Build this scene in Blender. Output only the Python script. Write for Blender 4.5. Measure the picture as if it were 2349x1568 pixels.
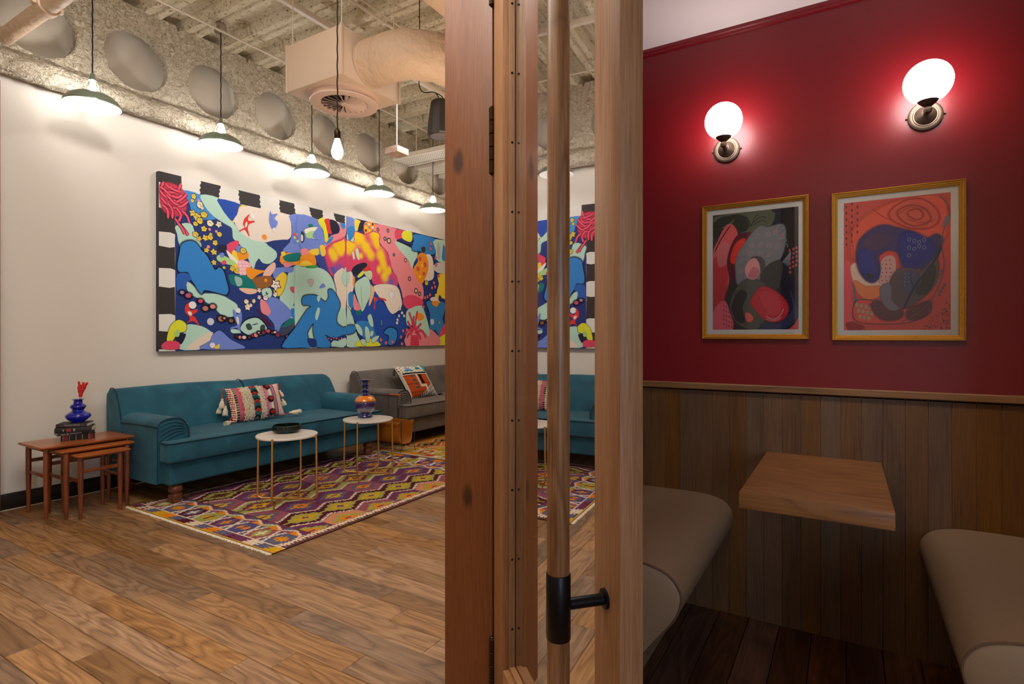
import bpy, bmesh, math, random
from mathutils import Vector, Matrix, noise
from mathutils.geometry import tessellate_polygon
PI = math.pi
random.seed(7)
for o in list(bpy.data.objects): bpy.data.objects.remove(o)
SC = bpy.context.scene
COL = SC.collection

# ---------------------------------------------------------------- camera, world, lights, exposure
CAM_H, FPX, CX, CY, YAW = 1.25, 1275.0, 1174.5, 772.0, math.radians(31)
cd = bpy.data.cameras.new('camera'); cam = bpy.data.objects.new('camera', cd); COL.objects.link(cam)
cam.location = (0, 0, CAM_H); cam.rotation_euler = (PI/2, 0, YAW)
cd.sensor_width = 36; cd.lens = 36*FPX/2349; cd.shift_y = (CY-784.0)/2349; cd.clip_start = .02
SC.camera = cam
SC.view_settings.view_transform = 'Standard'; SC.view_settings.look = 'None'
SC.view_settings.gamma = 1; SC.view_settings.use_curve_mapping = False
SC.view_settings.exposure = 0.55
w = bpy.data.worlds.new('world'); SC.world = w; w.use_nodes = True
w.node_tree.nodes['Background'].inputs[0].default_value = (1, .93, .85, 1)
w.node_tree.nodes['Background'].inputs[1].default_value = .05
SC.cycles.max_bounces = 7; SC.cycles.diffuse_bounces = 4; SC.cycles.glossy_bounces = 4; SC.cycles.transparent_max_bounces = 12
SC.cycles.sample_clamp_indirect = 4; SC.cycles.use_denoising = True

def area(name, loc, rot, size, power, col=(1, .95, .88), sy=None, spread=180):
    l = bpy.data.lights.new(name, 'AREA'); l.energy = power; l.color = col; l.size = size; l.spread = math.radians(spread)
    if sy: l.shape = 'RECTANGLE'; l.size_y = sy
    o = bpy.data.objects.new(name, l); COL.objects.link(o); o.location = loc; o.rotation_euler = rot
    return o
def point(name, loc, power, col=(1, .95, .88), r=.03):
    l = bpy.data.lights.new(name, 'POINT'); l.energy = power; l.color = col; l.shadow_soft_size = r
    o = bpy.data.objects.new(name, l); COL.objects.link(o); o.location = loc
    return o
def spot(name, loc, target, power, col=(1, .95, .88), ang=60, blend=.6, r=.06):
    l = bpy.data.lights.new(name, 'SPOT'); l.energy = power; l.color = col; l.shadow_soft_size = r
    l.spot_size = math.radians(ang); l.spot_blend = blend
    o = bpy.data.objects.new(name, l); COL.objects.link(o); o.location = loc
    o.rotation_euler = (Vector(target)-Vector(loc)).to_track_quat('-Z', 'Y').to_euler()
    return o
# added overhead area fill for the lounge, not tied to any fitting
area('lounge_fill', (-1.9, 1.0, 3.9), (0, 0, 0), 2.4, 42, (1, .95, .90), 1.2)
area('lounge_fill', (-2.2, 5.6, 3.75), (0, 0, 0), 1.6, 56, (1, .95, .90), 2.2)
# low afternoon window light from the right of and behind the viewpoint
area('window_light', (2.6, -1.9, 1.6), (math.radians(90), 0, math.radians(48)), 1.3, 40, (.58, .76, 1), 2.0)
# added fill spots for the painting and the near floor
for y in (1.9, 4.2, 6.4):
    spot('fill_spot', (-2.6, y-.4, 3.7), (-5.15, y, 1.9), 75, (1, .96, .93), 75, .9, .1)
spot('fill_spot', (-1.2, .6, 3.7), (-1.3, 1.5, 0), 90, (1, .93, .84), 95, 1, .15)
# added warm fill aimed up at deck and ductwork, no lamps hang there
area('deck_fill', (-1.6, -.8, 2.6), (PI, 0, 0), 1.6, 85, (1, .87, .74), 1.6)
area('deck_fill', (-2.2, 3.2, 2.0), (PI, 0, 0), .9, 11, (1, .76, .56), .9)
area('deck_fill', (-3.2, 7.0, 2.9), (PI, 0, 0), 1.2, 30, (1, .87, .74), 1.2)
# added frontal fill, aimed into the booth from outside its opening
spot('booth_front_fill', (.05, .9, 3.2), (-.05, 2.6, 1.55), 46, (1, .90, .82), 46, .9, .25)

# ---------------------------------------------------------------- helpers
def c8(r, g, b):
    f = lambda v: (v/255/12.92) if v/255 <= .04045 else ((v/255+.055)/1.055)**2.4
    return (f(r), f(g), f(b), 1)
MATS = {}
def nodes(name):
    m = bpy.data.materials.new(name); m.use_nodes = True
    nt = m.node_tree; return m, nt, nt.nodes, nt.links, nt.nodes['Principled BSDF']
def setp(b, **k):
    for n, v in k.items():
        n = n.replace('_', ' ')
        if n in b.inputs: b.inputs[n].default_value = v
def mapping(nt, scale, coord='Object', rot=(0, 0, 0)):
    tc = nt.nodes.new('ShaderNodeTexCoord'); mp = nt.nodes.new('ShaderNodeMapping')
    mp.inputs['Scale'].default_value = scale; mp.inputs['Rotation'].default_value = rot
    nt.links.new(tc.outputs[coord], mp.inputs[0]); return mp.outputs[0]
def noise_n(nt, vec, scale, detail=3, dist=0, rough=.5, w=None):
    n = nt.nodes.new('ShaderNodeTexNoise'); n.inputs['Scale'].default_value = scale
    n.inputs['Detail'].default_value = detail; n.inputs['Distortion'].default_value = dist; n.inputs['Roughness'].default_value = rough
    if w is not None: n.noise_dimensions = '4D'; nt.links.new(w, n.inputs['W'])
    nt.links.new(vec, n.inputs['Vector']); return n.outputs['Fac']
def ramp(nt, fac, stops):
    r = nt.nodes.new('ShaderNodeValToRGB'); e = r.color_ramp.elements
    while len(e) < len(stops): e.new(.5)
    for i, (p, c) in enumerate(stops): e[i].position = p; e[i].color = c
    nt.links.new(fac, r.inputs[0]); return r.outputs[0]
def mth(nt, op, a, b=None, c=None):
    n = nt.nodes.new('ShaderNodeMath'); n.operation = op
    for i, v in enumerate((a, b, c)):
        if v is None: continue
        if isinstance(v, (int, float)): n.inputs[i].default_value = v
        else: nt.links.new(v, n.inputs[i])
    return n.outputs[0]
def mixc(nt, fac, a, b, mode='MIX'):
    n = nt.nodes.new('ShaderNodeMix'); n.data_type = 'RGBA'; n.blend_type = mode
    for i, v in ((0, fac), (6, a), (7, b)):
        if isinstance(v, (int, float, tuple)): n.inputs[i].default_value = v
        else: nt.links.new(v, n.inputs[i])
    return n.outputs[2]
def bump(nt, b, h, strength=.2, dist=.01):
    n = nt.nodes.new('ShaderNodeBump'); n.inputs['Strength'].default_value = strength; n.inputs['Distance'].default_value = dist
    nt.links.new(h, n.inputs['Height']); nt.links.new(n.outputs[0], b.inputs['Normal'])
def plain(name, col, rough=.5, metal=0, nscale=None, nstr=.1, ndist=.003, var=.0, **k):
    m, nt, N, L, b = nodes(name)
    setp(b, Base_Color=col, Roughness=rough, Metallic=metal, **k)
    v = mapping(nt, (1, 1, 1))
    f = noise_n(nt, v, nscale or 30, 4)
    if var: L.new(mixc(nt, f, tuple(x*(1-var) for x in col[:3])+(1,), tuple(min(1, x*(1+var)) for x in col[:3])+(1,)), b.inputs['Base Color'])
    if nscale: bump(nt, b, f, nstr, ndist)
    return m
def wood(name, dark, mid, light, axis, rings=9, rough=.45, tint=.0, fine=1.0, scale=1.0, bstr=.25, knots=False, coat=0, rw=.2):
    """grain runs along axis (0,1,2); contour lines of a stretched noise give cathedral figure, a very stretched one the pores"""
    m, nt, N, L, b = nodes(name)
    sc = [4.2*scale]*3; sc[axis] = .75*scale
    sf = [130.*fine]*3; sf[axis] = 3.5*fine
    oi = N.new('ShaderNodeObjectInfo'); rnd = oi.outputs['Random']; wv = mth(nt, 'MULTIPLY', rnd, 40.)
    n1 = noise_n(nt, mapping(nt, sc), 1.0, 2, .35, .45, wv)
    ring = mth(nt, 'PINGPONG', mth(nt, 'MULTIPLY', n1, float(rings)), .5)
    ring = mth(nt, 'POWER', mth(nt, 'MULTIPLY', ring, 2.), .45)
    n2 = noise_n(nt, mapping(nt, sf), 1.0, 3, 0, .6, wv)
    sb = [1.6]*3; sb[axis] = .5
    n3 = noise_n(nt, mapping(nt, sb), 1.0, 3, 0, .5, wv)
    f = mth(nt, 'ADD', mth(nt, 'MULTIPLY', ring, rw), mth(nt, 'MULTIPLY', n2, .50))
    f = mth(nt, 'ADD', f, mth(nt, 'MULTIPLY_ADD', n3, .26, .17-rw*.75))
    if knots:
        vo = N.new('ShaderNodeTexVoronoi'); vo.inputs['Scale'].default_value = 1.0
        sk = [5.]*3; sk[axis] = 2.6
        L.new(mapping(nt, sk), vo.inputs['Vector'])
        kn = mth(nt, 'SUBTRACT', 1., mth(nt, 'MULTIPLY', vo.outputs['Distance'], 7.)); kn = mth(nt, 'MAXIMUM', kn, 0.)
        f = mth(nt, 'SUBTRACT', f, mth(nt, 'MULTIPLY', kn, .5))
    col = ramp(nt, f, [(.30, dark), (.52, mid), (.78, light)])
    if tint:
        t = mth(nt, 'MULTIPLY_ADD', rnd, 2*tint, 1-tint)
        hsv = N.new('ShaderNodeHueSaturation'); L.new(col, hsv.inputs['Color']); L.new(t, hsv.inputs['Value'])
        L.new(mth(nt, 'MULTIPLY_ADD', mth(nt, 'FRACT', mth(nt, 'MULTIPLY', rnd, 7.3)), .3, .85), hsv.inputs['Saturation'])
        col = hsv.outputs[0]
    L.new(col, b.inputs['Base Color'])
    setp(b, Roughness=rough, Coat_Weight=coat, Coat_Roughness=.2)
    bump(nt, b, f, bstr, .002)
    return m
def vcol(name, rough=.6, alpha=False, nscale=None, nstr=.2, ndist=.003, **k):
    m, nt, N, L, b = nodes(name)
    a = N.new('ShaderNodeAttribute'); a.attribute_name = 'Col'
    L.new(a.outputs['Color'], b.inputs['Base Color']); setp(b, Roughness=rough, **k)
    if alpha: L.new(a.outputs['Alpha'], b.inputs['Alpha'])
    if nscale: bump(nt, b, noise_n(nt, mapping(nt, (1, 1, 1)), nscale, 4), nstr, ndist)
    return m
def emit(name, col, s):
    m, nt, N, L, b = nodes(name); setp(b, Base_Color=col, Emission_Color=col, Emission_Strength=s, Roughness=.3); return m

def root_loc(o):
    l = Vector((0, 0, 0))
    while o: l += o.location; o = o.parent
    return l
def obj(name, bm, mat, parent=None, smooth=40, loc=None):
    """links bm (world coordinates) as one mesh object; vertices are re-based on the parent's origin"""
    me = bpy.data.meshes.new(name)
    if isinstance(bm, bmesh.types.BMesh):
        bmesh.ops.recalc_face_normals(bm, faces=bm.faces)
        bm.to_mesh(me); bm.free()
    else:
        me.from_pydata(bm[0], [], bm[1])
    org = root_loc(parent) if parent else (Vector(loc) if loc else Vector((0, 0, 0)))
    if org.length > 0: me.transform(Matrix.Translation(-org))
    for m in (mat if isinstance(mat, (list, tuple)) else [mat]): me.materials.append(m)
    if smooth: me.shade_smooth(); me.set_sharp_from_angle(angle=math.radians(smooth))
    o = bpy.data.objects.new(name, me); COL.objects.link(o)
    if parent: o.parent = parent
    elif loc: o.location = loc
    return o
def new(): return bmesh.new()
def thing(name, label, cat, loc=(0, 0, 0), group=None):
    o = bpy.data.objects.new(name, None); COL.objects.link(o); o.location = loc; o.empty_display_size = .05
    return tag(o, label, cat, group)
def tag(o, label=None, cat=None, group=None, kind=None):
    if label: o['label'] = label
    if cat: o['category'] = cat
    if group: o['group'] = group
    if kind: o['kind'] = kind
    return o
def struct(name, bm, mat, **k): return tag(obj(name, bm, mat, **k), kind='structure')
def dup(o, parent=None, loc=None):
    c = o.copy(); COL.objects.link(c); c.parent = parent
    if loc: c.location = loc
    for ch in list(o.children): dup(ch, c)
    return c
def box(bm, lo, hi, bev=0, seg=2, M=None):
    r = bmesh.ops.create_cube(bm, size=1)
    vs = r['verts']
    for v in vs:
        v.co = Vector((lo[i]+(v.co[i]+.5)*(hi[i]-lo[i]) for i in range(3)))
    if bev:
        es = list({e for v in vs for e in v.link_edges})
        q = bmesh.ops.bevel(bm, geom=es, offset=bev, segments=seg, affect='EDGES', profile=.5)
        vs = list({v for f in q['faces'] for v in f.verts} | {v for v in vs if v.is_valid})
    if M is not None:
        for v in vs: v.co = M @ v.co
    return vs
def frame_from(d):
    d = Vector(d).normalized(); u = Vector((0, 0, 1)) if abs(d.z) < .95 else Vector((1, 0, 0))
    a = d.cross(u).normalized(); b = d.cross(a).normalized(); return a, b
def tube(bm, pts, r, n=10, closed=False, cap=True):
    pts = [Vector(p) for p in pts]; rings = []; a = None
    N = len(pts)
    for i, p in enumerate(pts):
        d = (pts[(i+1) % N]-pts[i-1]) if closed else (pts[min(i+1, N-1)]-pts[max(i-1, 0)])
        if d.length < 1e-9: d = Vector((0, 0, 1))
        d.normalize()
        if a is None: a, _ = frame_from(d)
        a = (a-d*a.dot(d)).normalized(); b = d.cross(a)
        rr = r[i] if isinstance(r, (list, tuple)) else r
        rings.append([bm.verts.new(p+(a*math.cos(t)+b*math.sin(t))*rr) for t in [2*PI*k/n for k in range(n)]])
    for i in range(N if closed else N-1):
        A, B = rings[i], rings[(i+1) % N]
        for k in range(n): bm.faces.new((A[k], A[(k+1) % n], B[(k+1) % n], B[k]))
    if cap and not closed: bm.faces.new(rings[0][::-1]); bm.faces.new(rings[-1])
    return bm
def lathe(bm, prof, c=(0, 0, 0), n=32, axis=(0, 0, 1), cap=True):
    """prof: list of (r, h) along axis from c"""
    ax = Vector(axis).normalized(); a, b = frame_from(ax); c = Vector(c); rings = []
    for r, h in prof:
        if r < 1e-5: rings.append([bm.verts.new(c+ax*h)])
        else: rings.append([bm.verts.new(c+ax*h+(a*math.cos(t)+b*math.sin(t))*r) for t in [2*PI*k/n for k in range(n)]])
    for A, B in zip(rings, rings[1:]):
        for k in range(n):
            q = [A[k % len(A)], A[(k+1) % len(A)], B[(k+1) % len(B)], B[k % len(B)]]
            q = [v for i, v in enumerate(q) if v not in q[:i]]
            if len(q) > 2:
                try: bm.faces.new(q)
                except ValueError: pass
    if cap:
        for R in (rings[0], rings[-1]):
            if len(R) > 2:
                try: bm.faces.new(R)
                except ValueError: pass
    return bm
def prism(bm, pts, fn, lo, hi, bev=0, seg=2, steps=1):
    """closed 2D outline pts swept from lo to hi; fn(p, q, s) gives the 3D point"""
    n = len(pts); rings = []
    for s in range(steps+1):
        t = lo+(hi-lo)*s/steps
        rings.append([bm.verts.new(Vector(fn(p, q, t))) for p, q in pts])
    side = []
    for A, B in zip(rings, rings[1:]):
        for k in range(n): side.append(bm.faces.new((A[k], A[(k+1) % n], B[(k+1) % n], B[k])))
    f0 = bm.faces.new(rings[0][::-1]); f1 = bm.faces.new(rings[-1])
    if bev:
        es = list(f0.edges)+list(f1.edges)
        bmesh.ops.bevel(bm, geom=es, offset=bev, segments=seg, affect='EDGES', profile=.5)
    return bm
def smooth_pts(P, k=4, closed=True):
    n = len(P); out = []
    rng = range(n) if closed else range(n-1)
    for i in rng:
        g = lambda j: P[j % n] if closed else P[max(0, min(n-1, j))]
        p0, p1, p2, p3 = g(i-1), g(i), g(i+1), g(i+2)
        for s in range(k):
            t = s/k
            out.append(tuple(.5*((2*p1[a])+(-p0[a]+p2[a])*t+(2*p0[a]-5*p1[a]+4*p2[a]-p3[a])*t*t+(-p0[a]+3*p1[a]-3*p2[a]+p3[a])*t**3) for a in range(len(p1))))
    if not closed: out.append(tuple(P[-1]))
    return out
def rotz(c, ang):
    c = Vector(c); return Matrix.Translation(c) @ Matrix.Rotation(ang, 4, 'Z') @ Matrix.Translation(-c)
# a traced photo pixel carried onto a real wall plane (used once, to get the metric outlines of the prints)
FW = (-math.sin(YAW), math.cos(YAW)); RT = (math.cos(YAW), math.sin(YAW))
def ray(u, v):
    r = (u-CX)/FPX; return (FW[0]+RT[0]*r, FW[1]+RT[1]*r, -(v-CY)/FPX)
def on_x(u, v, x):
    d = ray(u, v); t = x/d[0]; return (d[1]*t, CAM_H+d[2]*t)
def on_y(u, v, y):
    d = ray(u, v); t = y/d[1]; return (d[0]*t, CAM_H+d[2]*t)
# ---------------------------------------------------------------- materials
M = {}
M['oak_floor'] = wood('oak_floor', c8(84, 58, 36), c8(136, 99, 64), c8(180, 141, 100), 0, rings=11, rough=.40, tint=.34, fine=.9, scale=1.9, rw=.22)
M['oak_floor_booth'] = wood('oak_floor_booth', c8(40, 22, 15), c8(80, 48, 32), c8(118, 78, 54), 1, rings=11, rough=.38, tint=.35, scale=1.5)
M['jamb'] = wood('stained_oak', c8(60, 29, 10), c8(110, 60, 25), c8(142, 84, 38), 2, rings=3, rough=.5, fine=2.2, knots=True, rw=.06)
M['stile'] = wood('oiled_oak', c8(82, 51, 26), c8(138, 92, 51), c8(178, 129, 80), 2, rings=2, rough=.5, fine=2.4, tint=.05, rw=.05)
M['bar'] = wood('turned_oak', c8(58, 35, 18), c8(114, 75, 44), c8(166, 122, 84), 2, rings=6, rough=.38, fine=2.2, scale=4, rw=.14)
M['board'] = wood('wall_oak', c8(46, 28, 13), c8(92, 60, 29), c8(120, 82, 44), 2, rings=5, rough=.5, fine=2.0, tint=.06, bstr=.4, rw=.10)
M['rail'] = wood('rail_oak', c8(74, 47, 22), c8(122, 83, 44), c8(150, 108, 64), 0, rings=4, rough=.5, fine=1.4)
M['rail_y'] = wood('rail_oak_side', c8(84, 54, 28), c8(140, 98, 58), c8(170, 126, 80), 1, rings=4, rough=.5, fine=1.4)
M['tabletop'] = wood('table_oak', c8(96, 58, 28), c8(140, 92, 48), c8(166, 114, 64), 0, rings=12, rough=.5, fine=1.2, scale=1.9, rw=.18)
M['teak'] = wood('teak', c8(96, 46, 18), c8(162, 88, 38), c8(196, 120, 60), 1, rings=5, rough=.33, fine=1.5, scale=2, coat=.3)
M['teak_leg'] = wood('teak_leg', c8(66, 28, 13), c8(120, 58, 26), c8(150, 80, 38), 2, rings=4, rough=.35, fine=1.8, scale=2, coat=.3)
M['walnut'] = wood('turned_leg_wood', c8(50, 24, 12), c8(104, 54, 28), c8(136, 80, 46), 2, rings=6, rough=.35, scale=4, coat=.3)
M['plaster'] = plain('painted_plaster', c8(226, 218, 206), .75, nscale=60, nstr=.05)
M['soffit'] = plain('soffit_board', c8(216, 204, 186), .8, nscale=6, nstr=.05, var=.08)
M['black_skirting'] = plain('black_skirting', c8(30, 26, 25), .35, nscale=40, nstr=.03)
M['white_ceiling'] = plain('booth_ceiling_paint', c8(226, 220, 216), .8, nscale=80, nstr=.04)
M['duct'] = plain('painted_duct', c8(206, 178, 150), .55, nscale=22, nstr=.8, ndist=.02)
M['box_paint'] = plain('painted_sheet_metal', c8(212, 188, 164), .5, nscale=50, nstr=.05)
M['offwhite_metal'] = plain('offwhite_metal', c8(214, 202, 184), .45, nscale=50, nstr=.04)
M['louvre'] = plain('diffuser_white', c8(224, 196, 178), .4, nscale=50, nstr=.03)
M['dark_void'] = plain('dark_interior', c8(28, 22, 18), .9, nscale=20, nstr=.05)
M['black_metal'] = plain('bronzed_black_metal', c8(30, 28, 30), .35, .85, nscale=150, nstr=.05)
M['hinge'] = plain('hinge_bronze', c8(58, 42, 30), .35, .9, nscale=150, nstr=.05)
M['black_cord'] = plain('braided_black_cord', c8(26, 24, 24), .8, nscale=400, nstr=.5)
M['gold'] = plain('brushed_brass', c8(214, 172, 100), .34, 1.0, nscale=200, nstr=.04)
M['gilt'] = plain('gilt_wood', c8(186, 134, 50), .36, .85, nscale=120, nstr=.15, var=.15)
M['bronze'] = plain('aged_nickel', c8(104, 90, 76), .5, .85, nscale=60, nstr=.12, var=.2)
M['chrome'] = plain('chrome', c8(190, 190, 190), .15, 1.0, nscale=60, nstr=.02)
M['green_enamel'] = plain('green_enamel', c8(112, 122, 104), .3, nscale=80, nstr=.03, Coat_Weight=.4)
M['white_enamel'] = plain('white_enamel', c8(246, 244, 238), .35, nscale=80, nstr=.02)
M['mat_white'] = plain('mat_board', c8(238, 224, 206), .8, nscale=120, nstr=.04)
M['paper'] = plain('page_block', c8(230, 222, 206), .8, nscale=300, nstr=.3)
M['black_cover'] = plain('black_book_cloth', c8(34, 31, 32), .55, nscale=300, nstr=.1)
M['marble'] = plain('white_marble', c8(226, 218, 206), .25, nscale=7, nstr=.02, var=.07)
M['cognac'] = plain('cognac_leather', c8(172, 100, 22), .45, nscale=60, nstr=.3, var=.1)
M['tan_leather'] = plain('tan_grip_leather', c8(180, 92, 48), .5, nscale=80, nstr=.2)
M['speaker'] = plain('speaker_housing', c8(40, 39, 38), .5, nscale=200, nstr=.1)
M['speaker_grille'] = plain('speaker_grille', c8(120, 118, 124), .4, .4, nscale=500, nstr=.4)
M['cream_wool'] = plain('cream_wool', c8(232, 218, 190), .95, nscale=160, nstr=.8, ndist=.004, var=.06)
M['red_wool'] = plain('red_wool', c8(196, 56, 40), .95, nscale=200, nstr=.8, ndist=.004)
M['teal_wool'] = plain('teal_wool', c8(20, 118, 136), .95, nscale=200, nstr=.8, ndist=.004)
M['black_wool'] = plain('black_wool', c8(40, 32, 34), .95, nscale=200, nstr=.8, ndist=.004)
M['coral_red'] = plain('dyed_coral', c8(200, 22, 22), .45, nscale=100, nstr=.4)
M['stem'] = plain('dark_stem', c8(26, 22, 22), .6, nscale=50, nstr=.1)
M['gravel'] = plain('pale_thread', c8(214, 200, 178), .9, nscale=90, nstr=.8, ndist=.004)
M['green_glass'] = plain('bottle_green_glass', c8(5, 24, 18), .16, nscale=3, nstr=.0, Coat_Weight=.2, Specular_IOR_Level=.35, IOR=1.5)
M['blue_glass'] = plain('cobalt_glass', c8(12, 28, 190), .03, nscale=3, nstr=.0, Coat_Weight=1.0, Transmission_Weight=.6, IOR=1.3)

def velvet(name, base, dark, sheen):
    m, nt, N, L, b = nodes(name)
    v = mapping(nt, (1, 1, 1)); big = noise_n(nt, v, 5, 4, .6); fine = noise_n(nt, v, 900, 2)
    lw = N.new('ShaderNodeLayerWeight'); lw.inputs['Blend'].default_value = .35
    L.new(ramp(nt, big, [(.3, dark), (.7, base)]), b.inputs['Base Color'])
    setp(b, Roughness=.75, Sheen_Weight=.6, Sheen_Roughness=.35, Sheen_Tint=sheen, Specular_IOR_Level=.25)
    wr = noise_n(nt, mapping(nt, (1, 1, 1)), 14, 4, .8)
    h = mth(nt, 'ADD', mth(nt, 'MULTIPLY', fine, .12), wr)
    bump(nt, b, h, .35, .012); return m
M['teal_velvet'] = velvet('teal_velvet', c8(42, 100, 118), c8(32, 76, 94), c8(150, 180, 190))
M['teal_piping'] = plain('teal_piping', c8(14, 46, 58), .8, nscale=300, nstr=.2)
M['grey_velvet'] = velvet('grey_velvet', c8(112, 104, 98), c8(92, 86, 82), c8(200, 192, 184))
M['grey_piping'] = plain('grey_piping', c8(52, 46, 44), .8, nscale=300, nstr=.2)
M['bench_leather'] = plain('taupe_leather', c8(136, 112, 88), .40, nscale=240, nstr=.22, ndist=.0012, Specular_IOR_Level=.4)
M['bench_thread'] = plain('seam_thread', c8(92, 68, 48), .7, nscale=300, nstr=.3)

# satin red panelling with fine vertical brush lines
m, nt, N, L, b = nodes('red_panel_lacquer')
v = mapping(nt, (260, 260, 3)); f = noise_n(nt, v, 1, 2)
setp(b, Base_Color=c8(112, 6, 17), Roughness=.36, Specular_IOR_Level=.55)
bump(nt, b, f, .10, .001); M['red'] = m
# sprayed popcorn fireproofing
m, nt, N, L, b = nodes('sprayed_fireproofing')
v = mapping(nt, (1, 1, 1)); f1 = noise_n(nt, v, 34, 3, 1.2, .6); f2 = noise_n(nt, v, 9, 3)
L.new(ramp(nt, f1, [(.30, c8(170, 154, 130)), (.50, c8(216, 202, 178)), (.75, c8(234, 224, 206))]), b.inputs['Base Color'])
setp(b, Roughness=.95, Specular_IOR_Level=.1)
bump(nt, b, mth(nt, 'ADD', f1, mth(nt, 'MULTIPLY', f2, .5)), 1.0, .06); M['spray'] = m
# painted deck with pits
m, nt, N, L, b = nodes('sprayed_deck')
v = mapping(nt, (34, 60, 50)); f1 = noise_n(nt, v, 1, 2, .0, .5); v2 = mapping(nt, (2, 2, 2)); f2 = noise_n(nt, v2, 1, 3)
L.new(mixc(nt, f2, ramp(nt, f1, [(.29, c8(96, 78, 54)), (.32, c8(208, 196, 172)), (.6, c8(226, 218, 198))]), c8(222, 212, 190), 'MULTIPLY'), b.inputs['Base Color'])
setp(b, Roughness=.9); bump(nt, b, ramp(nt, f1, [(.3, (0, 0, 0, 1)), (.42, (1, 1, 1, 1))]), .6, .012); M['deck'] = m
# reflective door glass: a tinted see-through pane with a strong mirror component
m = bpy.data.materials.new('door_glass'); m.use_nodes = True; nt = m.node_tree; nt.nodes.clear()
out = nt.nodes.new('ShaderNodeOutputMaterial'); mx = nt.nodes.new('ShaderNodeMixShader'); tr = nt.nodes.new('ShaderNodeBsdfTransparent')
gl = nt.nodes.new('ShaderNodeBsdfGlossy'); gl.inputs['Roughness'].default_value = .0; tr.inputs[0].default_value = (.9, .9, .9, 1)
gl.inputs['Color'].default_value = (.95, .95, .95, 1)
mx.inputs[0].default_value = .72
nt.links.new(tr.outputs[0], mx.inputs[1]); nt.links.new(gl.outputs[0], mx.inputs[2]); nt.links.new(mx.outputs[0], out.inputs[0]); M['door_glass'] = m
# picture glass: thin, weak reflection
m = bpy.data.materials.new('picture_glass'); m.use_nodes = True; nt = m.node_tree; nt.nodes.clear()
out = nt.nodes.new('ShaderNodeOutputMaterial'); mx = nt.nodes.new('ShaderNodeMixShader'); tr = nt.nodes.new('ShaderNodeBsdfTransparent')
gl = nt.nodes.new('ShaderNodeBsdfGlossy'); gl.inputs['Roughness'].default_value = .02; fr = nt.nodes.new('ShaderNodeFresnel'); fr.inputs[0].default_value = 1.5
nt.links.new(fr.outputs[0], mx.inputs[0])
nt.links.new(tr.outputs[0], mx.inputs[1]); nt.links.new(gl.outputs[0], mx.inputs[2]); nt.links.new(mx.outputs[0], out.inputs[0]); M['picture_glass'] = m

# ---------------------------------------------------------------- structure: lounge shell
def sbox(name, lo, hi, mat, **k):
    bm = new(); box(bm, lo, hi); return struct(name, bm, mat, **k)
sub_floor = sbox('floor', (-5.9, -3.2, -.12), (3.2, 9.2, -.021), M['dark_void'])
sbox('wall_left', (-5.62, -3.2, 0), (-5.20, 9.2, 3.14), M['plaster'])
sbox('wall_soffit', (-5.62, -3.2, 3.14), (-5.42, 9.2, 4.3), M['soffit'])
sbox('wall_far', (-5.2, 9.0, 0), (3.2, 9.2, 4.2), M['plaster'])
sbox('wall_rear', (-5.2, -3.2, 0), (3.2, -3.0, 4.2), M['plaster'])
sbox('wall_right', (3.0, -3.0, 0), (3.2, 9.0, 4.2), M['plaster'])
bm = new()
prism(bm, [(-5.200, 0), (-5.186, 0), (-5.184, .004), (-5.184, .113), (-5.188, .118), (-5.200, .118)], lambda p, q, t: (p, t, q), -2.9, 8.9)
struct('baseboard_left', bm, M['black_skirting'])
bm = new(); box(bm, (-5.19, -2.9, .0005), (-5.176, 8.9, .0045)); struct('trim_3', bm, M['gravel'])
# the casing at the corner of the painting wall, at the left edge
bm = new(); box(bm, (-5.20, 1.20, 0), (-5.085, 1.495, 3.05), .004); struct('trim_4', bm, M['rail'])

# floor planks: 123 mm rows running along X, 1.04 m boards
PL, PW = 1.04, .1215
bm = new(); box(bm, (-PL/2+.0006, -PW/2, -.02), (PL/2-.0006, PW/2, 0), .0016, 1)
plank_me = None
known = {-1: -2.816, 1: -2.172, 2: -3.036, 4: -1.618, 5: -2.115, 6: -1.435, 7: -1.73, 8: -1.907, 9: -2.508, 10: -2.118, 13: -2.42, 14: -2.64}
p0 = obj('plank', bm, M['oak_floor'], sub_floor); plank_me = p0.data
cnt = 0; rest = new()
for k in range(-32, 66):
    yc = .961+.123*(k+.5)
    off = known.get(k, random.random()*PL)
    n0 = math.floor((-5.6-off)/PL)
    for j in range(n0, 10):
        x0 = off+j*PL; x1 = x0+PL
        if x1 < -5.2 or x0 > 3.0: continue
        if yc > 1.60 and x0 > -1.21: continue
        cut = -1.205 if (yc > 1.60 and x1 > -1.205) else None
        near = (.1 < yc < 4.6 and x1 > -5.1 and x0 < -.3) or (yc <= .1 and yc > -.5 and x0 < -1 and x0 > -4)
        if cut is not None:
            bq = new(); box(bq, (x0+.0006, yc-PW/2, -.02), (cut, yc+PW/2, 0), .0016, 1)
            if near: o = obj('plank', bq, M['oak_floor'], sub_floor); ccx = (x0+cut)/2; o.data.transform(Matrix.Translation((-ccx, -yc, 0))); o.location = (ccx, yc, 0)
            else: bq.free(); box(rest, (x0+.0006, yc-PW/2, -.02), (cut, yc+PW/2, 0))
        elif near and cnt < 262:
            o = p0 if cnt == 0 else bpy.data.objects.new('plank', plank_me)
            if cnt: COL.objects.link(o); o.parent = sub_floor
            o.location = ((x0+x1)/2, yc, 0); cnt += 1
        else:
            box(rest, (x0+.0006, yc-PW/2, -.02), (x1-.0006, yc+PW/2, 0))
tag(obj('more_planks', rest, M['oak_floor'], sub_floor, smooth=0), kind='stuff')

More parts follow.
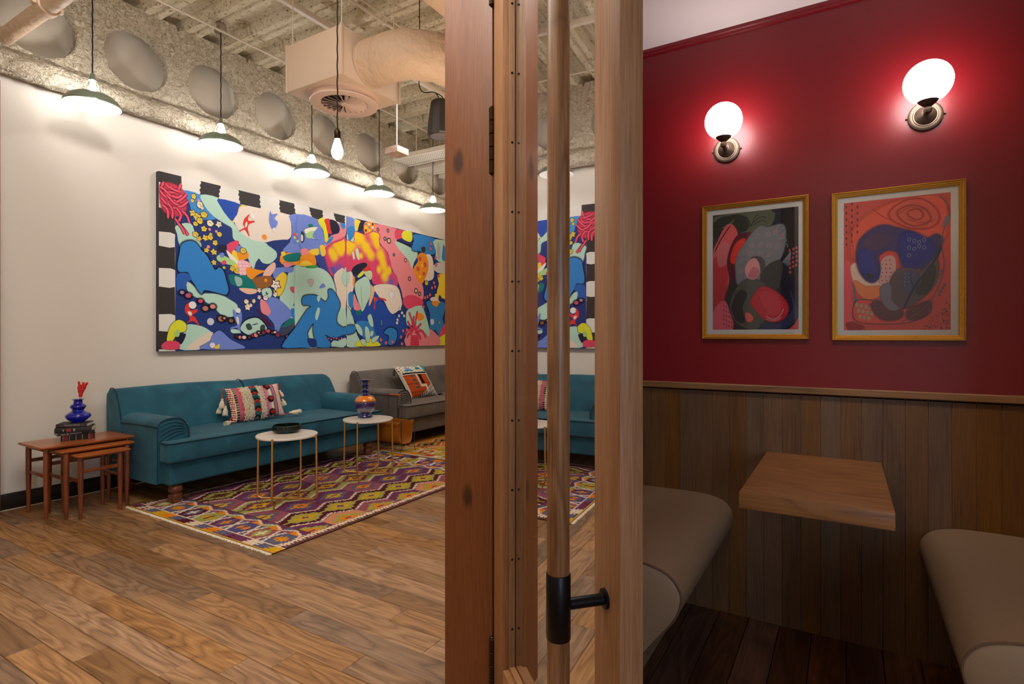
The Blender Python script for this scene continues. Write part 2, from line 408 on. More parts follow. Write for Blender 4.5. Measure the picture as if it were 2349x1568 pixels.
# corrugated deck: flutes run along X, 350 mm pitch
prof = []
y = 2.37-.35*15
while y < 9.1:
    prof += [(y-.105, 4.050), (y-.085, 4.150), (y-.020, 4.150), (y-.012, 4.138), (y+.012, 4.138), (y+.020, 4.150), (y+.085, 4.150), (y+.105, 4.050), (y+.158, 4.050), (y+.164, 4.066), (y+.186, 4.066), (y+.192, 4.050)]
    y += .35
vs = [(x, p[0], p[1]) for x in (-5.62, 3.0) for p in prof]; n = len(prof)
ceil = struct('ceiling', (vs, [(i, i+1, n+i+1, n+i) for i in range(n-1)]), M['deck'], smooth=0)
sbox('trim_2', (-5.7, -3.1, 4.22), (3.2, 9.2, 4.3), M['dark_void'])

# cellular beam with sprayed coat: web with round openings every 680 mm, rounded bottom flange
def nz(x, y, z, s): return noise.noise(Vector((x*s, y*s, z*s)))
vs, fs = [], []
WX, ZT, ZB, R0 = -5.19, 4.06, 3.335, .248
NT, NR = 72, 12
for k in range(-3, 9):
    yc = 2.42+.68*k; base = len(vs)
    for a in range(NT):
        t = 2*PI*a/NT; cy, cz = math.cos(t), math.sin(t)
        rr = R0*(1+.035*noise.noise(Vector((cy*2.2, cz*2.2, k*3.1)))+.022*noise.noise(Vector((cy*9, cz*9, k*3.1)))+.018*noise.noise(Vector((cy*21, cz*21, k*1.7))))
        zc = 3.602
        sy = .34/abs(cy) if abs(cy) > 1e-6 else 1e9
        sz = ((ZT-zc)/cz if cz > 0 else (ZB-zc)/cz) if abs(cz) > 1e-6 else 1e9
        ro = min(sy, sz)
        for q, (rad, dx) in enumerate([(rr, -.07), (rr, -.03), (rr*1.0, -.008)]+[(rr+(ro-rr)*(i/(NR-1))**1.1, .0) for i in range(NR)]):
            Y, Z = yc+cy*rad, zc+cz*rad
            d = 0 if q < 2 else .008*nz(Y, Z, k, 24)+.010*nz(Y, Z, 2, 7)
            edge = 0 if rad > ro*.999 else 1
            vs.append((WX+dx+d*edge*(1 if q > 2 else .5)-(.012 if q == 2 else 0), Y, Z))
    NQ = NR+3
    for a in range(NT):
        a2 = (a+1) % NT
        for q in range(NQ-1): fs.append((base+a*NQ+q, base+a*NQ+q+1, base+a2*NQ+q+1, base+a2*NQ+q))
web = struct('wall_beam', (vs, fs), M['spray'], smooth=180)
vs, fs = [], []
fl = smooth_pts([(-5.205, 3.145), (-5.14, 3.115), (-5.085, 3.12), (-5.062, 3.165), (-5.066, 3.225), (-5.10, 3.275), (-5.145, 3.305), (-5.185, 3.335), (-5.195, 3.36)], 3, False)
ys = [-.2+.028*i for i in range(290)]
for yy in ys:
    for i, (px, pz) in enumerate(fl):
        d = .020*nz(yy, pz, px, 26)+.012*nz(yy, pz, px, 11)
        e = min(1, i/3, (len(fl)-1-i)/2)
        vs.append((px+d*e, yy, pz+d*e*(-.5 if i < 9 else .3)+.010*nz(yy, 5, px, 24)*(1 if i < 10 else .3)))
n = len(fl)
for a in range(len(ys)-1):
    for i in range(n-1): fs.append((a*n+i, a*n+i+1, (a+1)*n+i+1, (a+1)*n+i))
obj('flange', (vs, fs), M['spray'], web, smooth=180)

# ---------------------------------------------------------------- booth shell
BX0, BX1, BY0, BY1, BZ = -.99, .80, 1.60, 2.66, 2.64
fb = sbox('floor_booth', (-1.2, 1.62, -.06), (.9, 2.8, -.0205), M['dark_void'])
bm = new(); box(bm, (-.0604, -.53, -.02), (.0604, .53, 0), .0016, 1)
bp = obj('plank', bm, M['oak_floor_booth'], fb); i = 0
for k in range(-9, 7):
    x = .123*k+.0615
    o = bp if i == 0 else bpy.data.objects.new('plank', bp.data)
    if i: COL.objects.link(o); o.parent = fb
    o.location = (x, 2.15, .0005); i += 1
wb = sbox('wall_back', (-1.2, 2.672, 0), (.9, 2.80, 2.78), M['red'])
wp = sbox('wall_partition', (-1.203, 1.66, 0), (-1.002, 2.672, 2.78), M['plaster'])
wr = sbox('wall_booth_right', (.812, 1.60, 0), (.95, 2.8, 2.78), M['red'])
sbox('ceiling_booth', (-1.002, 1.60, BZ), (.812, 2.672, 2.78), M['white_ceiling'])
sbox('wall_header', (-1.203, 1.545, 2.62), (.95, 1.60, 2.80), M['jamb'])
# red panels (one per bay) sit proud of the carcass
def red_panel(parent, lo, hi):
    bm = new(); box(bm, lo, hi, .0015, 1); return obj('panel', bm, M['red'], parent)
red_panel(wb, (-1.0, 2.660, 1.0), (.81, 2.672, 2.622))
red_panel(wp, (-1.002, 1.66, 1.0), (-.990, 2.660, 2.622))
# boarding below the rail
def boards(parent, axis, a0, a1, c0, c1, pitch=.0725, off=.054):
    k0 = math.floor((a0-off)/pitch); a = off+k0*pitch
    while a < a1:
        lo, hi = max(a, a0)+.0002, min(a+pitch, a1)-.0002
        if hi-lo > .006:
            bm = new()
            if axis == 0: box(bm, (lo, c0, .0), (hi, c1, 1.012), .0010, 1)
            else: box(bm, (c0, lo, .0), (c1, hi, 1.012), .0010, 1)
            obj('board', bm, M['board'], parent, loc=None)
        a += pitch
boards(wb, 0, -.99, .80, 2.660, 2.672)
boards(wp, 1, 1.66, 2.660, -1.002, -.990, .0725, 0)
boards(wr, 1, 1.66, 2.660, .80, .812, .0725, 0)
bm = new(); prism(bm, [(2.660, 1.008), (2.640, 1.008), (2.636, 1.012), (2.636, 1.034), (2.640, 1.038), (2.660, 1.038)], lambda p, q, t: (t, p, q), -.99, .80)
struct('trim_1', bm, M['rail'])
bm = new(); box(bm, (-.990, 1.66, 1.008), (-.966, 2.636, 1.038), .003); struct('trim_5', bm, M['rail_y'])
# shadow-gap cornice at the head of the red wall
bm = new(); prism(bm, [(2.660, 2.610), (2.650, 2.613), (2.648, 2.622), (2.642, 2.625), (2.642, 2.640), (2.660, 2.640)], lambda p, q, t: (t, p, q), -.99, .80)
struct('trim_6', bm, M['red'])

# door frame: the post the door hangs on
bm = new(); box(bm, (-1.203, 1.545, 0), (-1.004, 1.66, 2.62), .003); post = struct('door_frame', bm, M['jamb'])
bm = new(); box(bm, (.812, 1.545, 0), (.95, 1.60, 2.62), .003); struct('door_frame', bm, M['jamb'])
bm = new(); box(bm, (-1.0035, 1.600, 0), (-.990, 1.66, 2.62), .002); obj('stop', bm, M['jamb'], post)

# ---------------------------------------------------------------- the open glazed door (setting: door_1)
ND = Vector((.679, .734, 0)).normalized(); DD = Vector((ND.y, -ND.x, 0))
HP = Vector((-.9865, 1.527, 0)); DW, DT, DH = .884, .046, 2.585
def dpt(a, t, z): return HP+DD*a+ND*t+Vector((0, 0, z))
DM = Matrix((( DD.x, ND.x, 0, HP.x), (DD.y, ND.y, 0, HP.y), (0, 0, 1, 0), (0, 0, 0, 1)))
door = thing('door_1', None, None, (HP.x, HP.y, 0)); tag(door, 'oak framed glass door standing half open, hinged on the brown post', kind='structure')
def dbox(name, lo, hi, mat, bev=.0025, parent=None):
    bm = new(); box(bm, lo, hi, bev, 2, DM); return obj(name, bm, mat, parent or door)
SW = .106
hs = dbox('stile', (0, 0, .012), (SW, DT, DH), M['stile'])
ls = dbox('stile', (DW-SW, 0, .012), (DW, DT, DH), M['stile'])
dbox('rail', (SW, .0005, .012), (DW-SW, DT-.0005, .222), M['rail_y'])
dbox('rail', (SW, .0005, 2.44), (DW-SW, DT-.0005, DH), M['rail_y'])
# glazing beads on our side of the pane, screwed
for nm, lo, hi in (('bead', (SW, .019, .222), (SW+.012, .037, 2.44)), ('bead', (DW-SW-.012, .019, .222), (DW-SW, .037, 2.44)),
                   ('bead', (SW+.012, .019, .222), (DW-SW-.012, .037, .234)), ('bead', (SW+.012, .019, 2.428), (DW-SW-.012, .037, 2.44))):
    bd = dbox(nm, lo, hi, M['stile'], .001)
    if hi[2]-lo[2] > 1 and lo[0] < .3:
        z = .35
        while z < 2.4:
            bm = new(); c = dpt(SW+.0118, .028, z); lathe(bm, [(0, .0012), (.0035, .001), (.004, 0)], c, 10, DD); obj('screw', bm, M['black_metal'], bd); z += .214
g = dbox('pane', (SW-.008, .0385, .215), (DW-SW+.008, .0415, 2.447), M['door_glass'], 0)
# hinges: barrels of five knuckles plus two leaves
for z0 in (.045, 1.784, 2.336):
    bm = new(); c = Vector((-.9955, 1.530, 0))
    for k in range(5):
        a = z0+.217*k/5; lathe(bm, [(.0085, a+.0006), (.0105, a+.002), (.0105, a+.0415), (.0085, a+.0428)], c, 18)
    lathe(bm, [(.004, z0-.004), (.007, z0-.002), (.007, z0)], c, 14); lathe(bm, [(.007, z0+.217), (.007, z0+.220), (.003, z0+.223)], c, 14)
    box(bm, (-.0025, .004, z0), (-.0008, .038, z0+.217), 0, 1, DM)
    box(bm, (-1.0035, 1.538, z0), (-1.0005, 1.575, z0+.217))
    obj('hinge', bm, M['hinge'], door)
# long turned pull bar on black brackets
hx, ho = DW-.058, -.092
pull = Vector(dpt(hx, ho, 0))
ph = obj('pull_handle', lathe(new(), [(.0, .30), (.017, .30), (.0203, .304), (.0203, 2.30), (.017, 2.304), (0, 2.304)], pull, 40), M['bar'], door)
for zb in (.768, 2.08):
    bm = new(); lathe(bm, [(.0215, zb-.0585), (.0222, zb-.0575), (.0222, zb+.0575), (.0215, zb+.0585), (.0200, zb+.0585)], pull, 40)
    c = dpt(hx, 0, zb); lathe(bm, [(0, 0), (.0185, 0), (.0185, .004), (.0160, .0052), (.0130, .0055), (.0105, .0060), (.0105, .0720)], c, 28, -ND)
    obj('bracket', bm, M['black_metal'], ph)
# ---------------------------------------------------------------- woven rugs (one face per few threads, coloured by weave position)
K = dict(maroon=c8(84, 26, 44), purple=c8(112, 54, 88), slate=c8(98, 94, 120), cream=c8(222, 200, 178), olive=c8(160, 158, 76), yellow=c8(206, 160, 30),
         orange=c8(226, 130, 20), brown=c8(92, 60, 40), blue=c8(84, 78, 128), rose=c8(150, 82, 96), dark=c8(52, 24, 30), peach=c8(206, 136, 100), red=c8(188, 62, 34))
def tri(t): return 1-4*abs(((t+.5) % 1)-.5)
def diamond(dx, t, hx, ht, step=.25):
    dx = round(dx/.021)*.021; t = round(t/.062)*.062
    return math.floor((abs(dx)/hx+abs(t)/ht)/step)*step
def kilim(x, y, W=1.72, L=2.42):
    """x from the free long edge inwards, y from the near short end"""
    xe = min(x, W-x); ye = min(y, L-y)
    if ye < .012: return K['maroon']
    if ye < .085:                                     # comb stripe
        i = math.floor((x-.02)/.107); f = ((x-.02)/.107) % 1; v = (ye-.012)/.073
        if v < .10: return K['yellow'] if v > .05 else K['purple']
        cols = ['yellow', 'slate', 'cream', 'purple', 'purple', 'slate', 'orange', 'slate', 'cream', 'maroon', 'slate', 'orange']
        a, b = K[cols[i % 12]], K[cols[(i+1) % 12]]
        comb = (math.floor(v*9) % 2 == 0)
        return b if (f > .62 and comb) or (f > .88) else (K['maroon'] if i % 5 == 4 and not comb and f < .3 else a)
    if ye < .095: return K['cream'] if ye < .090 else K['maroon']
    if xe < .035: return K['brown'] if (int(y/.5) % 3 == 1) else c8(104, 62, 60)
    if xe < .085:                                     # white comb border
        f = ((y+.5*math.floor(xe/.0125)*.0) / .028) % 1
        c = abs(xe-.060)
        if c < .0095 or (c < .027 and f < .55): return K['cream']
        return c8(104, 62, 60) if xe < .06 else K['rose']
    if ye < .335:                                     # hexagon band
        if ye < .262:
            xx = (x-.06)/.197; i = math.floor(xx); dx = (xx-i-.5)*.197; v = (ye-.178)/.084
            hw = .066+.030*(1-abs(v))
            e = hw-abs(dx)
            alt = i % 2
            if abs(e) < .011: return K['cream']
            if e < 0: return K['slate']
            sets = [('slate', 'orange', 'yellow'), ('rose', 'olive', 'cream'), ('blue', 'orange', 'slate'), ('purple', 'slate', 'orange'), ('olive', 'yellow', 'purple'), ('maroon', 'slate', 'cream')]
            s = sets[i % 6]
            if alt == 0:
                d = abs(abs(dx)-.03)+abs(v)*.05*(1 if dx > 0 else 1)
                return K[s[1]] if d < .024 else (K[s[2]] if abs(dx) < .010 and abs(v) < .5 else K[s[0]])
            d = diamond(dx, v, .062, 1.0)
            return K[s[2]] if d < .28 else (K[s[1]] if d < .8 else K[s[0]])
        v = ye-.262; zz = .036+.022*tri(x/.197)
        if abs(v-zz) < .009: return K['cream']
        i = math.floor(x/.0985)
        return K[('slate', 'purple')[i % 2]] if v > zz else K[('olive', 'orange', 'rose', 'orange')[i % 4]]
    if ye < .347: return K['cream'] if ye < .339 else K['brown']
    # main field: rows of stepped medallions between white toothed waves
    yy = y+2.025; to = ((yy-2.545)/.31+.5) % 1-.5; amp = .046*tri(to)
    xx = x-.115; k0 = math.floor(xx/.254-.5)
    bd = lambda k: (k+.5)*.254+(amp if k % 2 else -amp)      # wave between row k and k+1
    r = k0 if xx < bd(k0) else (k0+1 if xx < bd(k0+1) else k0+2)
    e = min(bd(r)-xx, xx-bd(r-1)); dx = xx-r*.254
    y0 = 2.70 if r % 2 == 0 else 2.545
    t = ((yy-y0)/.31+.5) % 1-.5
    tooth = .012 if (yy/.026) % 1 < .5 else 0
    style = r % 4
    if style in (1, 3):
        if e < .014+tooth: return K['cream']
        base, mid, core, dot = ('maroon', 'olive', 'yellow', 'blue') if style == 1 else ('olive', 'purple', 'yellow', 'purple')
        if r >= 5: base, mid, core, dot = 'maroon', 'olive', 'brown', 'maroon'
        if style == 3 and e < .026+tooth: return K['olive']
        d = diamond(dx, t, .116, .52, .2)
    else:
        if e < .008: return K['brown'] if style == 0 and r else (K['slate'])
        kk = int((yy-y0)/.31+8.5)
        base = ('purple', 'rose', 'purple')[kk % 3] if r else ('rose', 'purple', 'peach')[kk % 3]
        mid, core, dot = ('slate', 'orange', 'blue') if r else ('olive', 'orange', 'blue')
        if kk % 2 and r: core = 'yellow'
        d = diamond(dx, t, .098, .44, .2)
    if d < .2: return K[dot]
    if d < .6: return K[core]
    if d < .95: return K[mid]
    return K[base]
def kilim2(x, y, W=1.72, L=2.4):
    c = kilim(x+.1, y, W+.2, L)
    m_ = {K['purple']: K['orange'], K['slate']: K['olive'], K['rose']: c8(224, 158, 90), K['maroon']: K['red'], K['brown']: K['dark'], K['blue']: K['yellow']}
    return m_.get(c, c)
M['kilim'] = vcol('kilim_weave', .95, nscale=420, nstr=.7, ndist=.004, Specular_IOR_Level=.1)
def rug(label, x0, y0, W, L, fn, skew, cell=.0105):
    t = thing('kilim_rug', label, 'rug', (x0-W/2, y0+L/2, 0), 'kilim rugs')
    nx, ny = int(W/cell), int(L/cell); vs, fs, cols = [], [], []
    def P(i, j):
        x, y = i*cell, j*cell
        wav = .0015+.0015*noise.noise(Vector((x*3, y*3, 1))); edge = .006*noise.noise(Vector((x*6, 0, 3)))
        return (x0-x, y0+y+skew*x+(edge if j == 0 else 0), .0045+wav)
    for j in range(ny+1):
        for i in range(nx+1): vs.append(P(i, j))
    for j in range(ny):
        for i in range(nx):
            a = j*(nx+1)+i; fs.append((a, a+1, a+nx+2, a+nx+1)); cols.append(fn((i+.5)*cell, (j+.5)*cell, W, L))
    # turned-down edge
    rim = [j*(nx+1) for j in range(ny+1)]+[ny*(nx+1)+i for i in range(1, nx+1)]+[j*(nx+1)+nx for j in range(ny-1, -1, -1)]+[i for i in range(nx-1, 0, -1)]
    b0 = len(vs)
    for r in rim: v = vs[r]; vs.append((v[0], v[1], .0006))
    n = len(rim)
    for q in range(n): fs.append((rim[q], rim[(q+1) % n], b0+(q+1) % n, b0+q)); cols.append(K['dark'])
    me_o = obj('weave', (vs, fs), M['kilim'], t, smooth=0)
    ca = me_o.data.color_attributes.new('Col', 'FLOAT_COLOR', 'CORNER'); buf = []
    random.seed(3)
    for f, c in zip(me_o.data.polygons, cols):
        k = random.uniform(.86, 1.12)
        buf += [c[0]*k, c[1]*k, c[2]*k, 1]*f.loop_total
    ca.data.foreach_set('color', buf)
    # knotted fringe along the near end
    bm = new()
    for i in range(int(W/.011)):
        x = i*.011+.004; y = y0+skew*x
        ln = .014+.007*random.random()
        tube(bm, [(x0-x, y+.003, .004), (x0-x+random.uniform(-.004, .004), y-ln*.5, .005), (x0-x+random.uniform(-.006, .006), y-ln, .0026)], [.0035, .0045, .0025], 5)
    obj('fringe', bm, M['cream_wool'], t)
    return t
rug('long kilim rug of purple, olive and orange medallions under the two round tables', -2.822, 2.022, 1.70, 2.42, kilim, .012)
rug('second kilim rug in orange, yellow and red in front of the grey sofa', -2.85, 4.52, 1.6, 2.3, kilim2, -.02, .014)

# ---------------------------------------------------------------- sofas
def sofa(name, label, y0, L, vel, pip):
    XB = -5.125
    t = thing(name, label, 'sofa', (-4.66, y0+L/2, 0))
    P = lambda b, a, z: (XB+b, y0+a, z)
    # base
    bm = new(); box(bm, P(.03, .03, .15), P(.865, L-.03, .315), .018, 3); obj('base', bm, vel, t)
    # arms: panel + rolled top; outline in (a,z), swept front to back
    for s in (0, 1):
        fa = (lambda a: a) if s == 0 else (lambda a: L-a)
        out = [(.0, .15), (.0, .575)]+smooth_pts([(0, .578), (.006, .605), (.04, .628), (.10, .640), (.165, .632), (.215, .600), (.238, .54), (.240, .47), (.232, .40)], 3, False)+[(.225, .34), (.225, .15)]
        bm = new(); prism(bm, out, lambda p, q, b: P(b, fa(p), q-.012*max(0, (.35-b))), .02, .755, .022, 4, 8)
        ar = obj('arm', bm, vel, t)
        obj('piping', tube(new(), [P(.03, fa(-.002), .566), P(.4, fa(-.002), .578), P(.75, fa(-.002), .578)], .0038, 6), pip, ar)
        bm = new()
        fr = [P(.757, fa(p), q-.0) for p, q in [(.0, .16)]+[(.0, .3), (.0, .45), (.0, .575)]+smooth_pts([(0, .578), (.012, .603), (.04, .622), (.10, .633), (.165, .625), (.205, .59), (.225, .53), (.228, .46)], 3, False)]
        tube(bm, fr, .0038, 6)
        obj('piping', bm, pip, ar)
        # pleats fanned over the front of the arm
        for i in range(5):
            bm = new(); a0 = .015; z0 = .44+.035*i
            pl = smooth_pts([(a0, z0), (.06, z0+.035-.004*i), (.13, z0+.065-.010*i), (.20, z0+.075-.02*i)], 4, False)
            tube(bm, [P(.757, fa(p), min(q, .622)) for p, q in pl], [.001]+[.0042]*(len(pl)-2)+[.001], 6)
            obj('pleat', bm, vel, ar)
    # back: two halves meeting in a piped seam
    outl = [(.0, .30), (.0, .60)]+smooth_pts([(.002, .62), (.000, .71), (.003, .775), (.022, .815), (.058, .829), (.100, .817), (.136, .776), (.165, .71), (.196, .61), (.228, .51), (.25, .42)], 3, False)+[(.25, .30)]
    for s in (0, 1):
        a0, a1 = (-.012, L/2-.004) if s == 0 else (L/2+.004, L+.012)
        bm = new(); prism(bm, outl, lambda p, q, a: P(p+.012*math.sin(PI*min(1, max(0, (a-a0)/(a1-a0))))*(1 if p > .05 else 0), a, q+(.012*math.sin(PI*(a-a0)/(a1-a0)) if q > .7 else 0)-((.10-math.sqrt(max(0, .10**2-(a-(a1-.10))**2)))*max(0, (q-.45)/.38) if (s == 1 and a > a1-.10) else 0)), a0, a1, .014, 3, 36)
        obj('backrest', bm, vel, t)
    for a in (.004, L/2):
        obj('piping', tube(new(), [P(p+(.006 if p > .12 else 0)-(.002 if p < .01 else 0), a, q+(.008 if q > .76 else 0)) for p, q in outl[1:-1]], .0042, 6), pip, t)
    # two T cushions
    for s in (0, 1):
        h = L/2-.004
        T = [(.24, .235), (.765, .235), (.765, .004), (.905, .004), (.905, h), (.24, h)]
        fa = (lambda a: a) if s == 0 else (lambda a: L-a)
        bm = new()
        top, bot, mid = .472, .322, .397
        vb = [bm.verts.new(P(b, fa(a), bot)) for b, a in T]; vt = [bm.verts.new(P(b, fa(a), top)) for b, a in T]
        n = len(T)
        for k in range(n): bm.faces.new((vb[k], vb[(k+1) % n], vt[(k+1) % n], vt[k]))
        bm.faces.new(vb[::-1]); bm.faces.new(vt)
        es = [e for e in bm.edges if abs(e.verts[0].co.z-e.verts[1].co.z) > .05]
        bmesh.ops.bevel(bm, geom=es, offset=.030, segments=4, affect='EDGES', profile=.5)
        es = [e for e in bm.edges if abs(e.verts[0].co.z-e.verts[1].co.z) < .001]
        bmesh.ops.bevel(bm, geom=es, offset=.014, segments=3, affect='EDGES', profile=.5)
        cu = obj('seat_cushion', bm, vel, t)
        for z in (top-.006, bot+.006):
            bm = new()
            R = [(.30, h-.002), (.905, h-.002-.02), (.908, h-.03), (.908, .034), (.900, .008), (.880, .001), (.79, .001), (.768, .006), (.762, .03)]
            R = [(.908, h-.004), (.908, .034), (.900, .012), (.882, .001), (.79, .001), (.768, .008)]
            tube(bm, [P(b, fa(a), z) for b, a in R], .0042, 6)
            obj('piping', bm, pip, cu)
    # turned legs
    lp = [(0, .152), (.026, .152), (.030, .148), (.045, .130), (.050, .110), (.046, .090), (.034, .078), (.034, .074), (.046, .068), (.049, .055), (.044, .028), (.034, .002), (.031, .0), (0, 0)]
    for b, a in ((.80, .105), (.80, L-.105), (.10, .10), (.10, L-.10)):
        zo = .0075 if XB+b > -4.6 else 0
        obj('leg', lathe(new(), [(r, zo+h*(1-zo/.152)) for r, h in lp], (XB+b, y0+a, 0), 28), M['walnut'], t)
    return t
sofa('teal_sofa', 'long teal velvet roll-arm sofa under the painting, nearer of the two', 2.175, 2.175, M['teal_velvet'], M['teal_piping'])
sofa('grey_sofa', 'grey velvet roll-arm sofa behind the magazine rack, farther along the wall', 4.74, 2.20, M['grey_velvet'], M['grey_piping'])

# ---------------------------------------------------------------- cushions
M['cushion'] = vcol('woven_cushion', .95, nscale=260, nstr=.8, ndist=.004, Specular_IOR_Level=.1)
def pillow(name, c, ux, uy, W, H, T, colfn, parent, n=64, m=44):
    """ux/uy unit vectors across and up; puffed slab with pinched corners"""
    c, ux, uy = Vector(c), Vector(ux).normalized(), Vector(uy).normalized(); un = ux.cross(uy).normalized()
    vs, fs, cols = [], [], []
    def pt(u, v, s):
        a, b = 2*u-1, 2*v-1
        puff = max(0, (1-abs(a)**2.6)*(1-abs(b)**2.6))**.55
        pin = 1-.05*(1-abs(a)**2)*abs(b)**3; pin2 = 1-.05*(1-abs(b)**2)*abs(a)**3
        return c+ux*(a*W/2*pin2)+uy*(b*H/2*pin)+un*(s*T/2*puff+.003*noise.noise(Vector((u*9, v*9, s))))
    for s in (1, -1):
        base = len(vs)
        for j in range(m+1):
            for i in range(n+1): vs.append(pt(i/n, j/m, s))
        for j in range(m):
            for i in range(n):
                a = base+j*(n+1)+i; q = (a, a+1, a+n+2, a+n+1)
                fs.append(q if s > 0 else q[::-1]); cols.append(colfn((i+.5)/n, (j+.5)/m, s))
    o = obj(name, (vs, fs), M['cushion'], parent, smooth=180)
    ca = o.data.color_attributes.new('Col', 'FLOAT_COLOR', 'CORNER'); buf = []
    for f, cc in zip(o.data.polygons, cols): buf += list(cc)*f.loop_total
    ca.data.foreach_set('color', buf)
    return o, pt, un
def tassel(c, d, ln, parent, mat, cord=None):
    """a head and a skirt of strands along d"""
    c, d = Vector(c), Vector(d).normalized(); a, b = frame_from(d)
    bm = new(); lathe(bm, [(0, 0), (.010, .003), (.011, .010), (.008, .019), (.009, .022), (.015, ln*.7), (.015, ln*.9), (.008, ln*.92)], c, 18, d)
    for i in range(34):
        t = 2*PI*i/34; r0, r1 = .009, .016+.008*random.random()
        o = a*math.cos(t)+b*math.sin(t)
        tube(bm, [c+d*.020+o*r0, c+d*ln*.6+o*(r0+r1)*.6, c+d*(ln*(.9+.2*random.random()))+o*r1], [.0022, .0030, .0018], 5)
    o = obj('tassel', bm, mat, parent)
    if cord:
        bm = new(); tube(bm, smooth_pts([tuple(p) for p in cord], 4, False), .0042, 7); obj('cord', bm, M['red_wool'], o)
    return o
def col_a(u, v, s):
    if s < 0: return c8(206, 190, 164)
    if u < .055: return K['red'] if (v*16+u*12) % 1 < .5 else c8(236, 222, 204)
    if u < .08: return c8(222, 206, 160)
    if u < .12: return c8(60, 50, 52) if (int(v*60)+int(u*130)) % 2 else c8(160, 146, 132)
    if u < .19: return c8(196, 96, 112) if (v*22) % 1 < .8 else c8(220, 130, 130)
    if u < .215: return c8(214, 60, 70)
    if u < .60: return c8(234, 222, 200)
    if u < .625: return c8(214, 104, 168)
    if u < .645: return c8(196, 130, 60)
    if u < .665: return c8(206, 100, 164)
    if u < .76: return c8(226, 212, 190) if (u*60) % 1 < .6 else c8(176, 158, 140)
    if u < .82: return c8(138, 100, 120)
    if u < .835: return c8(226, 144, 130)
    if u < .855: return c8(120, 84, 110)
    if u < .88: return c8(232, 178, 140)
    if u < .96:
        k = int(u*90+3*abs(((v*9) % 1)-.5)*2) % 4
        return (c8(226, 206, 190), c8(130, 190, 184), c8(236, 190, 160), c8(222, 150, 150))[k]
    return K['red'] if (v*20) % 1 < .5 else c8(232, 220, 204)
cu = thing('kilim_cushion', 'oblong cushion with cream shag, colourful tufts and tassels on the teal sofa', 'cushion', (-4.72, 3.22, .48))
ux, uy = Vector((.14, 1, .03)).normalized(), Vector((-.42, .0, 1)).normalized()
uy = (uy-ux*uy.dot(ux)).normalized()
CC = Vector((-4.735, 3.225, .636))
cov, pt, un = pillow('cover', CC, ux, uy, .50, .325, .15, col_a, cu)
if un.x < 0: raise ValueError('cushion faces the wall')
bm = new(); random.seed(5)
for i in range(1500):
    u = random.choice([random.uniform(.21, .38), random.uniform(.21, .36), random.uniform(.50, .60)]); v = random.uniform(.0, 1)
    p = pt(u, v, 1); d = (un*random.uniform(.3, 1)+ux*random.uniform(-1, 1)+uy*random.uniform(-1.0, .5)).normalized()
    ln = random.uniform(.012, .026)
    tube(bm, [p, p+d*ln*.6, p+d*ln+Vector((0, 0, -.006))], [.0024, .0024, .0012], 4)
tag(obj('shag', bm, M['cream_wool'], cu), kind='stuff')
# scalloped tufts, red / teal / black, down the middle
for i in range(12):
    v = .97-i*.082; mat = (M['red_wool'], M['teal_wool'], M['black_wool'])[i % 3]; bm = new()
    for k in range(90):
        a = random.uniform(-1, 1); p = pt(.44+.055*a, min(1, max(0, v-.055*abs(a)**2+random.uniform(-.02, .02))), 1)
        d = (un+ux*random.uniform(-.5, .5)+uy*random.uniform(-.9, .3)).normalized()
        tube(bm, [p, p+d*random.uniform(.012, .020)], [.0034, .0026], 5)
    obj('tuft', bm, mat, cu)
for v in (.90, .50, .12):
    for mat, r, nn, h in ((M['black_wool'], .030, 90, .014), (M['red_wool'], .014, 50, .022)):
        bm = new()
        for k in range(nn):
            t = random.uniform(0, 2*PI); q = r*math.sqrt(random.random() if mat is M['red_wool'] else random.uniform(.3, 1))
            p = pt(.715+q*math.cos(t)/.50, min(1, max(0, v+q*math.sin(t)/.325)), 1); d = (un+ux*random.uniform(-.5, .5)+uy*random.uniform(-.5, .5)).normalized()
            tube(bm, [p, p+d*h], [.0032, .0022], 5)
        obj('pompom', bm, mat, cu)
L0 = pt(0, 1, 1); L1 = pt(0, 0, 1); R1 = pt(1, 0, 1); R0_ = pt(1, 1, 1)
dn = Vector((.02, -.10, -1))
tassel(L0+Vector((.01, -.03, -.085)), dn, .085, cu, M['cream_wool'], [L0, L0+Vector((0, -.03, -.01)), L0+Vector((.01, -.03, -.085))])
tassel(L0+Vector((.03, -.01, -.150)), dn, .085, cu, M['cream_wool'], [L0+Vector((.02, .02, -.06)), L0+Vector((.03, -.008, -.10)), L0+Vector((.03, -.01, -.150))])
tassel(L0+Vector((-.02, -.03, -.15)), Vector((-.02, -.2, -1)), .07, cu, M['cream_wool'])
tassel(L1+Vector((.03, -.03, .018)), Vector((.3, -.8, -.12)), .07, cu, M['cream_wool'], [L1+Vector((0, .0, .05)), L1+Vector((.02, -.03, .04)), L1+Vector((.03, -.03, .018))])
tassel(R0_+Vector((.0, .02, -.065)), Vector((.05, .35, -1)), .07, cu, M['cream_wool'], [R0_, R0_+Vector((0, .02, -.065))])
tassel(R0_+Vector((.03, .03, -.15)), Vector((.05, .35, -1)), .07, cu, M['cream_wool'], [R0_+Vector((.02, .0, -.08)), R0_+Vector((.03, .03, -.15))])
tassel(R1+Vector((.02, .03, .022)), Vector((.1, 1, -.05)), .08, cu, M['cream_wool'], [R1, R1+Vector((.02, .03, .024))])
tassel(R1+Vector((.03, .07, .024)), Vector((.0, 1, -.05)), .08, cu, M['cream_wool'])

